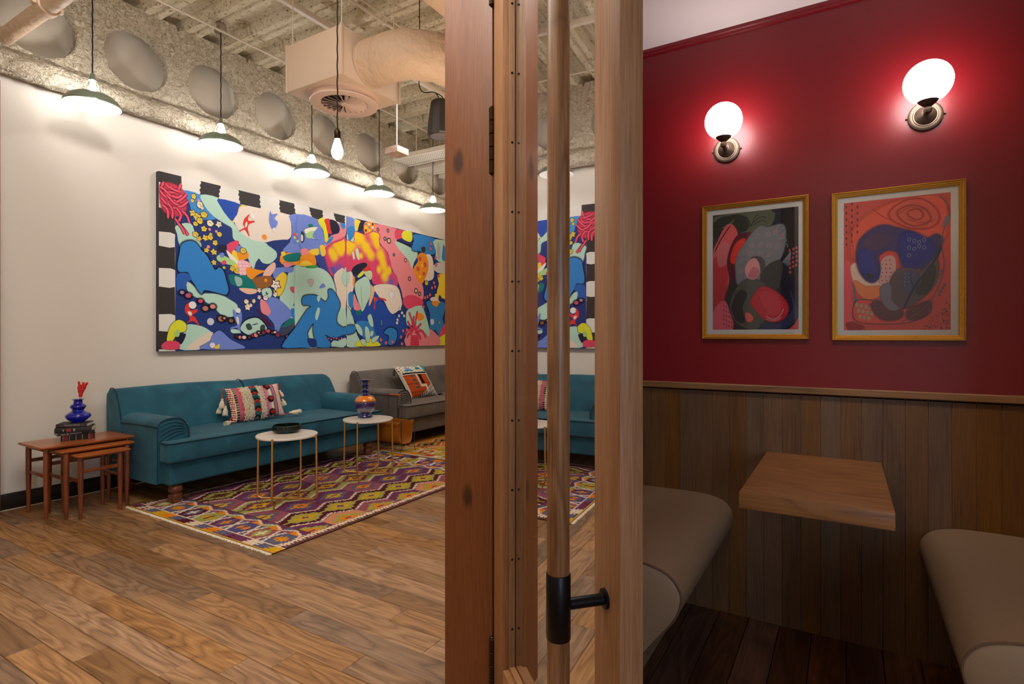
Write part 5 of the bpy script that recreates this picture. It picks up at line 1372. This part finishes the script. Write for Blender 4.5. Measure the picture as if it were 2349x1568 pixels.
P(c8(196, 180, 184), 65, 796, 125, 790, 100, 862, soft=.004, soft_col=BK); P(PE, 215, 824, 245, 860, 180, 876)
P(OR, -5, 560, 60, 500, 120, 520, 152, 640, 60, 652, -5, 650, soft=.004, soft_col=BK); P(YE, -5, 615, 60, 600, 110, 640, -5, 652); P(YE, 80, 500, 170, 478, 172, 540, 120, 542); P(PK, -5, 490, 60, 478, 70, 530, 10, 545)
P(c8(58, 160, 80), 50, 652, 160, 648, 155, 672, 60, 674); P(YE, 188, 450, 230, 450, 247, 530, 210, 557, 192, 500)
P(c8(240, 236, 214), 40, 282, 180, 268, 192, 372, 120, 382, 50, 340, soft=.008, soft_col=SH); P(c8(172, 214, 142), 50, 330, 120, 300, 180, 330, 130, 372, 60, 372); P(PE, 120, 330, 180, 260, 215, 300, 222, 380, 130, 382)
P(LI, 172, 190, 225, 172, 248, 250, 272, 372, 240, 412, 222, 300, 180, 232); P(RD, 232, 190, 290, 188, 318, 312, 270, 328, 246, 240); P(DK, 290, 188, 350, 208, 382, 260, 380, 310, 310, 322, 290, 240)
P(TG, 70, 240, 110, 232, 120, 262, 80, 264); P(c8(40, 60, 60), 0, 310, 30, 330, 32, 400, 0, 420); P(CR, 0, 340, 18, 350, 18, 400, 0, 400)
p.build('paint_layer', M['paint'], TL)

# right canvas
CL = (YM+.003, Y1p-.0005, Z0p+.0005, Z1p-.0005); G2 = dict(clip=CL)
p2 = Paint(lambda a, b, d: (XP+.0004+d, a, b)); full(p2, c8(36, 56, 124), CL[0], CL[1])
P = lambda col, *xy, **k: p2.poly(seq(B, *xy), col, **{**G2, **k})
P(MI, 440, 155, 560, 185, 540, 420, 440, 400); P(PE, 445, 160, 540, 190, 530, 290, 470, 332, 440, 300); P(BL, 470, 270, 530, 258, 540, 330, 490, 402, 470, 350)
P(YE, 540, 188, 600, 208, 592, 260, 560, 302, 540, 260); P(DK, 600, 202, 650, 218, 620, 290, 570, 302); P(OR, 640, 215, 745, 232, 730, 322, 640, 332)
for k in range(9): p2.disc(B(650+(k % 3)*34, 235+(k//3)*32), .016, (BL, CR, DK, YE)[k % 4], n=7, **G2)
P(PK, 740, 232, 955, 280, 960, 400, 1010, 500, 1100, 600, 1130, 700, 1212, 830, 1228, 950, 1200, 1000, 1110, 965, 1030, 985, 1005, 900, 960, 780, 900, 650, 870, 520, 790, 420)
P(c8(235, 218, 200), 440, 690, 512, 720, 532, 850, 502, 960, 500, 1100, 440, 1080)
P(MI, 440, 1070, 500, 1110, 540, 1240, 562, 1340, 610, 1455, 440, 1456, soft=.012, soft_col=SH); P(MI, 440, 665, 485, 720, 475, 820, 440, 862, soft=.004, soft_col=SH)
P(BL, 440, 1262, 520, 1243, 552, 1280, 520, 1322, 440, 1332, **SHD)
P(MG, 440, 400, 530, 420, 540, 310, 640, 340, 720, 310, 790, 340, 785, 430, 850, 500, 890, 600, 910, 700, 955, 760, 960, 850, 850, 862, 820, 888, 790, 840, 720, 820, 700, 700, 650, 640, 560, 640, 510, 692, 440, 680, soft=.012)
p2.field(*spray(seq(B, 447, 400, 530, 420, 540, 310, 640, 340, 720, 310, 790, 340, 785, 430, 850, 500, 890, 600, 910, 700, 955, 760, 960, 850, 850, 862, 820, 888, 790, 840, 720, 820, 700, 700, 650, 640, 560, 640, 510, 692, 447, 680),
    ((580, 360, 60), (740, 345, 54), (490, 450, 50), (460, 480, 30), (650, 470, 40), (700, 540, 34), (760, 440, 30), (800, 550, 44), (830, 640, 36), (600, 550, 20), (840, 760, 40), (780, 690, 24), (880, 700, 28), (560, 320, 40)), (900, 835)))
P(c8(236, 222, 206), 730, 852, 850, 832, 962, 860, 1000, 960, 1006, 1060, 920, 1132, 870, 1080, 830, 1000, 750, 930, soft=.004, soft_col=SH); p2.disc(B(905, 940), .03, c8(236, 236, 242), asp=1.4, soft=.02, **G2)
P(c8(38, 78, 168), 510, 1080, 720, 920, 760, 930, 900, 1122, 1042, 1182, 1062, 1280, 960, 1402, 760, 1442, 700, 1250, 560, 1212)
P(CO, 945, 290, 1030, 300, 1022, 362, 950, 382); P(LI, 1030, 300, 1112, 320, 1100, 412, 1010, 372); P(DK, 960, 390, 1050, 420, 1100, 442, 1070, 472, 980, 432)
P(MI, 950, 405, 1040, 440, 1100, 472, 1162, 510, 1162, 560, 1130, 620, 1112, 682, 1080, 600, 1000, 510, 950, 440)
P(BL, 1135, 335, 1350, 385, 1345, 520, 1270, 542, 1200, 510, 1110, 492, 1130, 400, **SHD)
P(MI, 1350, 385, 1700, 460, 1700, 640, 1380, 612, 1350, 500); P(c8(180, 186, 196), 1370, 410, 1392, 470, 1395, 560, 1370, 592, 1358, 500); P(BL, 1425, 440, 1450, 500, 1440, 600, 1410, 580, 1415, 500)
P(c8(236, 222, 206), 1250, 540, 1310, 560, 1330, 700, 1320, 782, 1250, 802, 1230, 760, 1276, 660)
P(OR, 1200, 520, 1250, 540, 1276, 640, 1260, 732, 1210, 832, 1160, 780, 1125, 682, 1170, 610, 1165, 560)
for x, y, r in ((1190, 580, 20), (1240, 640, 24), (1170, 680, 22), (1230, 730, 16)): p2.disc(B(x, y), r/840.*.7, c8(224, 70, 110), soft=.02, **G2)
for x, y in ((1212, 648), (1190, 760)): p2.disc(B(x, y), .022, HY, soft=.014, **G2)
P(BK, 1205, 465, 1240, 462, 1245, 500, 1222, 522, 1206, 495); P(c8(208, 204, 202), 1360, 620, 1700, 640, 1700, 730, 1370, 722)
P(c8(246, 214, 60), 1390, 730, 1700, 760, 1700, 1000, 1440, 982, 1400, 952, 1360, 920, 1380, 830)
P(BL, 1252, 1020, 1300, 1003, 1340, 1052, 1400, 1003, 1442, 1040, 1430, 1130, 1415, 1182, 1437, 1260, 1420, 1372, 1380, 1402, 1330, 1290, 1300, 1372, 1284, 1250, 1290, 1130, **SHD)
P(c8(208, 214, 224), 1296, 1190, 1325, 1185, 1330, 1225, 1305, 1240); P(NV, 1330, 1290, 1370, 1330, 1380, 1402, 1420, 1442, 1300, 1440)
P(CO, 1440, 1230, 1700, 1220, 1700, 1450, 1400, 1448); P(LI, 1430, 1335, 1700, 1330, 1700, 1452, 1385, 1450)
P(PK, 1050, 1450, 1100, 1270, 1250, 1262, 1372, 1350, 1372, 1450); P(MI, 1060, 1100, 1120, 1060, 1200, 1040, 1240, 1120, 1280, 1262, 1282, 1362, 1220, 1300, 1140, 1240, 1070, 1250, 1050, 1180, soft=.006, soft_col=SH)
P(OR, 1155, 1130, 1200, 1122, 1235, 1160, 1195, 1202, 1160, 1180); P(CO, 1020, 990, 1060, 948, 1130, 945, 1212, 990, 1217, 1042, 1150, 1052, 1070, 1082, 1030, 1040)
for s_ in ((1130, 1300, 1090, 1250, 1065, 1200), (1130, 1290, 1110, 1200, 1080, 1110), (1135, 1290, 1150, 1180, 1165, 1100), (1140, 1300, 1190, 1240, 1205, 1230), (1120, 1310, 1070, 1290, 1040, 1340), (1140, 1320, 1210, 1300, 1250, 1370), (1110, 1330, 1080, 1330, 1060, 1370), (1150, 1320, 1180, 1340, 1200, 1390), (1130, 1280, 1125, 1200, 1130, 1150)):
    p2.stroke(seq(B, *s_), .014, c8(228, 64, 96), c8(80, 20, 40), .004, **G2)
P(c8(228, 64, 96), 1100, 1345, 1175, 1345, 1182, 1446, 1094, 1446, smooth=1, soft=.004, soft_col=BK)
for k in range(4): p2.stroke(seq(B, 1100, 1368+k*22, 1175, 1368+k*22), .002, c8(80, 20, 40), **G2)
P(BL, 560, 1212, 620, 1200, 700, 1222, 740, 1312, 782, 1422, 640, 1382, 560, 1262); P(BL, 830, 1322, 880, 1268, 950, 1290, 962, 1350, 932, 1432, 870, 1432, 882, 1352, **SHD)
P(LI, 550, 1452, 580, 1400, 640, 1388, 700, 1380, 770, 1410, 787, 1450, soft=.006, soft_col=BK)
for a in ((670, 1150, 700, 1133, 722, 1210, 722, 1262, 690, 1242, 670, 1182), (540, 1235, 580, 1240, 615, 1300, 612, 1350, 570, 1312), (640, 1265, 672, 1268, 692, 1340, 680, 1412, 650, 1392), (708, 1402, 720, 1368, 782, 1348, 760, 1392, 720, 1422), (600, 1388, 640, 1388, 652, 1450, 610, 1432), (700, 1300, 727, 1310, 715, 1352, 693, 1350)):
    P(MI, *a, soft=.007, soft_col=BK)
P(BL, 475, 930, 520, 918, 522, 1062, 480, 1052); P(PK, 530, 930, 560, 1000, 602, 1082, 530, 1082, soft=.003, soft_col=OR); P(c8(236, 190, 150), 680, 830, 732, 880, 722, 960, 680, 1052, 690, 932, soft=.006, soft_col=OR)
P(c8(196, 214, 170), 630, 710, 702, 700, 713, 760, 690, 792, 650, 752); P(LI, 566, 750, 622, 698, 627, 732, 580, 768); P(RD, 620, 690, 650, 640, 690, 660, 672, 702, 630, 702)
P(DK, 512, 680, 560, 638, 640, 618, 662, 650, 602, 702, 560, 742, 520, 722); P(OR, 522, 760, 540, 770, 535, 850, 520, 840)
P(MI, 540, 832, 600, 778, 660, 758, 692, 830, 697, 930, 660, 1022, 615, 1108, 590, 1050, 550, 932, soft=.007, soft_col=SH); p2.stroke(seq(B, 600, 860, 605, 960, 615, 1080), .003, c8(110, 150, 136), **G2)
P(TG, 550, 1102, 602, 1098, 592, 1142, 556, 1142); P(c8(214, 226, 196), 512, 510, 530, 520, 540, 580, 522, 582); P(c8(214, 226, 196), 545, 490, 575, 485, 585, 590, 560, 570)
P(RD, 722, 958, 772, 988, 745, 1010, 740, 1082, 728, 1075, 735, 1010); P(RD, 770, 962, 845, 982, 850, 1002, 800, 985)
for x, y, r in ((770, 290, 12), (870, 300, 12), (880, 400, 24), (1045, 595, 14), (1085, 780, 18), (1150, 900, 22), (1185, 930, 18), (840, 380, 14), (930, 540, 10)):
    p2.disc(B(x, y), (r+6)/840., BK, alpha=.7, soft=.01, **G2); p2.disc(B(x, y), r/840.*.8, (c8(128, 176, 196), c8(226, 214, 180), PK)[int(x) % 3], n=7, **G2)
p2.disc(B(805, 1220), .018, c8(60, 130, 190), asp=2.4, soft=.01, soft_col=SH, **G2)
for x, y in ((1300, 430), (1298, 480), (1345, 570), (1350, 640), (1375, 750), (1330, 820), (1310, 870), (1340, 860), (1265, 960), (1240, 970), (1290, 940), (1225, 1060), (1020, 1300), (1060, 1290), (1000, 1360), (800, 1390), (850, 1420), (915, 1410), (1010, 1430)):
    blot(B, x, y, 19, (c8(236, 110, 130), c8(236, 226, 220))[int(y) % 2], BK, p2)
for x, y in ((990, 1080), (1010, 1120), (980, 1150), (965, 1190), (1030, 1150), (960, 1220)): blot(B, x, y, 17, c8(226, 226, 228), BK, p2)
blot(B, 1255, 822, 28, c8(226, 196, 60), BK, p2); blot(B, 1385, 1215, 16, c8(210, 170, 60), BK, p2)
P(c8(246, 214, 60), 1340, 935, 1375, 930, 1372, 985, 1345, 980); P(CR, 1300, 970, 1345, 965, 1390, 1020, 1300, 1000); P(OR, 1310, 1010, 1375, 1005, 1365, 1055, 1325, 1050)
p2.build('paint_layer', M['paint'], TR)

# ---------------------------------------------------------------- framed prints on the red wall
def framed(label, x0, x1, z0, z1, art, shapes):
    t = thing('framed_print', label, 'picture', ((x0+x1)/2, 2.66, (z0+z1)/2), 'two framed prints on the red wall')
    YW = 2.6595
    def ring(bm, prof):     # prof: (inset, height off the wall)
        R = []
        for ins, h in prof: R.append([bm.verts.new((x, YW-h, z)) for x, z in ((x0+ins, z0+ins), (x1-ins, z0+ins), (x1-ins, z1-ins), (x0+ins, z1-ins))])
        for A_, B_ in zip(R, R[1:]):
            for k in range(4): bm.faces.new((A_[k], A_[(k+1) % 4], B_[(k+1) % 4], B_[k]))
        return bm
    obj('frame', ring(new(), [(0, 0), (0, .017), (.0015, .020), (.004, .0205), (.005, .017), (.0065, .0165), (.0075, .0185), (.0105, .0185), (.0115, .0145), (.014, .0140), (.016, .0155), (.0185, .0150), (.0195, .011), (.021, .0105), (.0215, .006)]), M['gilt'], t, smooth=25)
    bm = new(); n_ = int(2*((x1-x0)+(z1-z0)-.08)/.0042)
    per = [((x0+.0205), (z0+.0205)), ((x1-.0205), (z0+.0205)), ((x1-.0205), (z1-.0205)), ((x0+.0205), (z1-.0205))]
    for k in range(4):
        a, b_ = per[k], per[(k+1) % 4]; ln = math.hypot(b_[0]-a[0], b_[1]-a[1]); q = int(ln/.0046)
        for i in range(q):
            f = (i+.5)/q; c = (a[0]+(b_[0]-a[0])*f, YW-.0105, a[1]+(b_[1]-a[1])*f)
            vs_ = bmesh.ops.create_cube(bm, size=.0027)['verts']
            for v_ in vs_: v_.co += Vector(c)
    tag(obj('beading', bm, M['gilt'], t, smooth=0), kind='stuff')
    bm = new(); box(bm, (x0+.019, YW-.0045, z0+.019), (x1-.019, YW-.0030, z1-.019)); obj('mount', bm, M['mat_white'], t)
    bm = new(); box(bm, (x0+.020, YW-.0085, z0+.020), (x1-.020, YW-.0075, z1-.020)); obj('picture_glass', bm, M['picture_glass'], t)
    a0, a1, b0, b1 = art; q = Paint(lambda a, b, d: (a, YW-.0047-d, b), 1.2e-5)
    shapes(q, dict(clip=art)); q.build('print', M['print'], t)
CF = lambda x, y: on_y(1590+x/3.614, 400+y/3.614, 2.655)
def sq(*xy): return [CF(xy[i], xy[i+1]) for i in range(0, len(xy), 2)]
R1, R2 = (-.5225, -.1730, 1.2820, 1.8045), (-.0075, .3395, 1.2765, 1.7965)
S1 = 1/1650.
def lift(c): return tuple(min(1, v*1.45) for v in c[:3])+(1,)
def art1(q, g):
    P = lambda col, *xy, **k: q.poly(sq(*xy), lift(col), **{**g, **k})
    P(c8(52, 52, 46), 150, 340, 880, 250, 890, 1300, 160, 1300, smooth=0)
    P(c8(28, 30, 44), 650, 290, 880, 250, 890, 1290, 700, 1290, 620, 900, smooth=0, soft=.006)
    P(c8(44, 40, 36), 760, 270, 880, 255, 885, 420, 830, 900, 740, 600)
    P(c8(86, 88, 66), 180, 350, 640, 290, 650, 420, 560, 430, 480, 480, 350, 480, 200, 420)
    for a in ((170, 420, 230, 360, 330, 350, 300, 400, 220, 440), (330, 400, 420, 360, 470, 400, 440, 460, 360, 480), (160, 450, 210, 430, 260, 470, 180, 520), (300, 350, 380, 335, 460, 370, 400, 390)): P(c8(40, 48, 38), *a, soft=.003)
    for a in ((480, 450, 500, 380, 540, 320), (500, 400, 560, 350, 610, 360), (500, 420, 570, 380, 610, 400), (420, 470, 480, 420, 500, 390)): q.stroke(sq(*a), .0016, c8(30, 34, 28), **g)
    P(c8(206, 88, 86), 160, 700, 200, 560, 260, 440, 310, 408, 350, 440, 370, 510, 310, 600, 280, 720, 300, 880, 270, 980, 240, 1100, 160, 1290)
    P(c8(196, 60, 60), 160, 740, 230, 700, 280, 800, 260, 1000, 200, 1120, 160, 1150, alpha=.6, soft=.01); P(c8(230, 130, 124), 200, 620, 250, 560, 300, 600, 280, 720, 220, 760, alpha=.55, soft=.008)
    P(c8(206, 92, 98), 160, 1150, 250, 1040, 300, 1120, 330, 1290, 160, 1296); q.stroke(sq(180, 640, 230, 540, 310, 420), .0022, c8(50, 24, 30), **g)
    P(c8(92, 30, 42), 370, 500, 490, 480, 470, 560, 390, 640, 350, 740, 360, 880, 300, 830, 280, 720, 310, 600); P(c8(214, 56, 44), 350, 580, 420, 530, 430, 570, 380, 660, 340, 740, 310, 700, soft=.004)
    P(c8(122, 118, 116), 560, 430, 620, 440, 740, 415, 765, 500, 745, 640, 700, 720, 640, 760, 560, 850, 540, 900, 600, 940, 520, 1000, 380, 920, 360, 840, 355, 740, 380, 650, 440, 560, 500, 480, soft=.006)
    for i in range(5): q.stroke(sq(690+i*16, 470+i*26, 740+i*10, 420+i*40, 748+i*8, 415+i*48), .0022, c8(128, 122, 120), **g)
    P(c8(60, 58, 52), 560, 830, 640, 740, 740, 720, 720, 900, 680, 960, 600, 940, soft=.004)
    P(c8(86, 82, 70), 420, 880, 520, 870, 600, 930, 640, 1050, 560, 1260, 440, 1270, 340, 1200, 310, 1100, 340, 980, soft=.006)
    P(c8(54, 50, 48), 350, 1020, 400, 960, 440, 1000, 400, 1100, 420, 1220, 360, 1200, 330, 1120, soft=.006)
    P(c8(46, 54, 84), 560, 1240, 700, 1240, 800, 1160, 830, 1080, 800, 960, 860, 1100, 850, 1200, 760, 1270, 600, 1280, soft=.004)
    P(c8(196, 40, 56), 480, 1050, 560, 940, 640, 950, 740, 1020, 785, 1100, 760, 1180, 690, 1215, 600, 1200, 520, 1120, soft=.007); P(c8(216, 64, 74), 560, 980, 650, 980, 740, 1070, 730, 1140, 650, 1160, 580, 1080, alpha=.8, soft=.01)
    q.stroke(sq(600, 1170, 660, 1200, 720, 1170, 752, 1110), .0014, c8(226, 190, 170), **g); q.stroke(sq(605, 1195, 670, 1212, 735, 1180), .0009, c8(226, 190, 170), **g)
    P(c8(78, 72, 72), 480, 690, 560, 680, 600, 740, 570, 800, 520, 770); P(c8(214, 140, 132), 510, 695, 545, 740, 550, 810, 510, 868, 450, 850, 430, 790, 455, 730, soft=.003); P(c8(200, 118, 126), 500, 770, 545, 800, 505, 862, 460, 840, alpha=.6, soft=.004)
    P(c8(212, 96, 84), 430, 1150, 470, 1148, 500, 1190, 480, 1220, 445, 1215, soft=.002, soft_col=c8(200, 40, 40))
    for x, y, a in ((530, 510, 1), (620, 495, 0), (680, 480, 1), (735, 515, 1), (490, 585, 0), (560, 580, 1), (630, 585, 0), (700, 600, 1), (430, 645, 0), (480, 655, 0), (560, 650, 0), (625, 665, 1), (395, 715, 1), (398, 800, 1)):
        c = CF(x, y); d = .0095; k = .5 if a else -.1
        q.poly([(c[0]-d+k*d, c[1]+d), (c[0]+d+k*d*.4, c[1]+d), (c[0]+d-k*d, c[1]-d), (c[0]-d-k*d*.4, c[1]-d)], c8(166, 152, 150), smooth=0, **g)
        for i in range(6): q.disc((c[0]-.004+.004*(i % 3), c[1]+.004-.007*(i//3)), .0015, c8(190, 52, 70), n=5, smooth=0, **g)
    for i in range(16):
        x, y = 800+(i % 3)*27, 630+(i//3)*36; 
        if x+((i*7) % 9) < 880: q.disc(CF(x+((i*5) % 7), y-12*(i % 3)), .0045, c8(206, 90, 96), asp=1.5, n=6, **g)
    for i in range(30): x, y = 255+(i % 5)*22, 1050+(i//5)*38+(i % 5)*8; q.disc(CF(x, y), .0022, c8(90, 50, 56), asp=1.4, n=5, smooth=0, **g)
    P(c8(200, 70, 74), 780, 1296, 840, 1240, 885, 1170, 885, 1296)
    for i in range(40):
        x, y = 790+(i % 8)*12, 1280-(i//8)*22-(i % 8)*6; q.disc(CF(x, y), .0016, c8(50, 26, 36), n=5, smooth=0, **g)
    for i in range(9): q.stroke(sq(740+i*6, 730+i*4, 770+i*5, 690-i*4, 800, 660-i*3), .0010, c8(150, 146, 150), **g)
def art2(q, g):
    P = lambda col, *xy, **k: q.poly(sq(*xy), lift(col), **{**g, **k})
    P(c8(196, 68, 58), 1240, 230, 2140, 140, 2140, 1300, 1240, 1300, smooth=0)
    P(c8(214, 82, 56), 1330, 480, 1450, 350, 1620, 260, 1800, 200, 2000, 180, 2090, 260, 2080, 500, 1990, 540, 1800, 480, 1600, 440, 1420, 520, 1370, 640, 1330, 700, soft=.02)
    for a in ((1640, 300, 1760, 220, 1900, 210, 2020, 300, 2020, 400, 1900, 450, 1740, 420, 1640, 360), (1700, 310, 1800, 260, 1920, 290, 1960, 380, 1840, 420, 1740, 380), (1780, 320, 1860, 290, 1900, 340, 1850, 370)):
        P(c8(220, 96, 72), *a, alpha=.7, soft=.01, soft_col=c8(200, 40, 36))
    for a in ((1700, 330, 1800, 270, 1950, 300), (1650, 380, 1780, 440, 1950, 440), (1760, 360, 1860, 400, 2000, 380), (1480, 280, 1560, 340, 1640, 380)): q.stroke(sq(*a), .0012, c8(170, 40, 38), **g)
    P(c8(214, 74, 76), 1250, 760, 1310, 740, 1330, 900, 1310, 1000, 1330, 1150, 1280, 1290, 1245, 1290)
    P(c8(222, 178, 150), 1310, 760, 1370, 740, 1400, 850, 1480, 890, 1560, 870, 1560, 960, 1480, 1000, 1380, 960, 1330, 880, soft=.004); P(c8(216, 120, 66), 1340, 880, 1430, 930, 1560, 930, 1550, 1000, 1450, 1030, 1370, 980, soft=.006)
    P(c8(96, 90, 110), 1310, 880, 1345, 950, 1350, 1020, 1440, 1050, 1560, 1030, 1500, 1060, 1380, 1060, 1330, 1110, 1310, 1230, 1335, 1010)
    P(c8(206, 74, 60), 1340, 1070, 1400, 1040, 1560, 1060, 1700, 1120, 1900, 1080, 1950, 1060, 1960, 1140, 1800, 1220, 1600, 1235, 1400, 1225, 1330, 1180, soft=.006, soft_col=c8(120, 60, 70))
    for i in range(11): c = (1360+(i % 4)*36+(i//4)*12, 1080+(i//4)*48+(i % 4)*8); q.disc(CF(*c), .006, c8(200, 160, 130), asp=1.6, n=7, **g)
    P(c8(96, 52, 60), 1480, 1080, 1560, 1070, 1720, 1130, 1700, 1190, 1560, 1190, soft=.012); P(c8(96, 50, 56), 1780, 1130, 1900, 1070, 1970, 1060, 1930, 1160, 1800, 1200, alpha=.8, soft=.01)
    P(c8(60, 48, 92), 1365, 620, 1390, 540, 1480, 460, 1580, 425, 1700, 450, 1820, 480, 1930, 540, 2010, 500, 2060, 540, 2030, 640, 1990, 760, 1930, 840, 1880, 760, 1800, 780, 1740, 700, 1700, 640, 1620, 620, 1560, 650, 1530, 700, 1550, 780, 1530, 860, 1480, 890, 1420, 850, 1380, 790, 1360, 700, soft=.01)
    P(c8(38, 42, 124), 1740, 500, 1840, 500, 1960, 560, 1990, 640, 1960, 740, 1900, 720, 1840, 780, 1760, 770, 1720, 640, alpha=.9, soft=.016); P(c8(44, 46, 120), 1380, 700, 1420, 620, 1480, 640, 1500, 740, 1540, 820, 1490, 870, 1430, 850, soft=.012)
    P(c8(96, 60, 90), 1420, 560, 1520, 500, 1640, 520, 1600, 580, 1480, 620, alpha=.6, soft=.012); P(c8(40, 28, 40), 1430, 820, 1500, 830, 1490, 868, 1450, 862)
    P(c8(206, 60, 50), 1550, 680, 1600, 650, 1660, 650, 1700, 690, 1700, 730, 1660, 690, 1590, 690, 1560, 740, soft=.003); P(c8(198, 150, 136), 1560, 720, 1600, 680, 1660, 680, 1680, 760, 1660, 880, 1600, 900, 1545, 900, 1560, 800, soft=.003)
    for i in range(18): q.disc(CF(1560+(i % 3)*36+8*((i//3) % 2), 710+(i//3)*34), .0030, c8(210, 80, 60), n=6, **g)
    P(c8(92, 74, 74), 1640, 880, 1700, 790, 1800, 780, 1900, 800, 2000, 700, 2030, 760, 2000, 900, 1930, 990, 1840, 1060, 1740, 1100, 1660, 1040, 1630, 960, soft=.008); P(c8(74, 74, 96), 1740, 840, 1800, 800, 1860, 840, 1840, 960, 1790, 1000, 1750, 940, soft=.006)
    P(c8(50, 46, 34), 1870, 940, 1960, 780, 2000, 760, 1990, 880, 1930, 980, 1860, 980, soft=.006); P(c8(118, 104, 112), 1560, 930, 1620, 900, 1640, 960, 1640, 1040, 1700, 1110, 1640, 1120, 1580, 1070, 1555, 1000, soft=.005)
    q.stroke(sq(1740, 1120, 1830, 940, 1920, 820, 2010, 700, 2060, 600), .0035, c8(40, 38, 70), **g); q.stroke(sq(1800, 800, 1810, 880, 1830, 930), .002, c8(60, 60, 100), **g)
    for i in range(9): c = CF(1790+(i % 4)*42, 540+(i//4)*56+(i % 3)*10); q.disc(c, .0058, c8(150, 150, 186), asp=1.3, n=8, **g); q.disc(c, .0038, c8(44, 44, 108), asp=1.4, n=8, **g)
    for i in range(7): q.disc(CF(1755+(i % 2)*34, 820+(i//2)*34), .0022, c8(140, 146, 170), n=6, **g)
    for i in range(20):
        c = CF(1270+(i % 3)*46, 270+(i//3)*52-(i % 3)*26); q.disc(c, .0030, c8(110, 48, 50), asp=2.0, n=6, **g)
    q.stroke(sq(1290, 380, 1330, 640, 1320, 720), .0008, c8(150, 70, 70), **g); q.stroke(sq(2040, 180, 2100, 230, 2130, 340, 2090, 420, 2060, 560, 2080, 760, 2020, 960, 1900, 1120, 1700, 1240), .0016, c8(120, 80, 84), **g)
    for i in range(8): q.disc(CF(2060-(i % 4)*14+(i//4)*22, 800+i*28), .0046, c8(128, 88, 100), asp=1.3, n=7, **g)
    for i in range(9): q.stroke(sq(2060+i*7, 440-i*3, 2075+i*6, 390, 2100+i*3, 340), .0008, c8(150, 130, 140), **g)
    random.seed(4)
    for i in range(150):
        x, y = random.uniform(1850, 2128), random.uniform(940, 1285)
        if (x-1850)/280+(y-940)/345 > 1.18: q.disc(CF(x, y), .0022, c8(56, 28, 36), n=5, smooth=0, **g)
    P(c8(150, 26, 40), 1265, 1235, 1320, 1220, 1420, 1260, 1400, 1290, 1290, 1290)
framed('smaller gilt-framed print in dark green, black and coral, left of the pair', -.569, -.134, 1.2395, 1.848, R1, art1)
framed('larger gilt-framed coral red and indigo swirl print, right of the pair', -.051, .3845, 1.2345, 1.839, R2, art2)
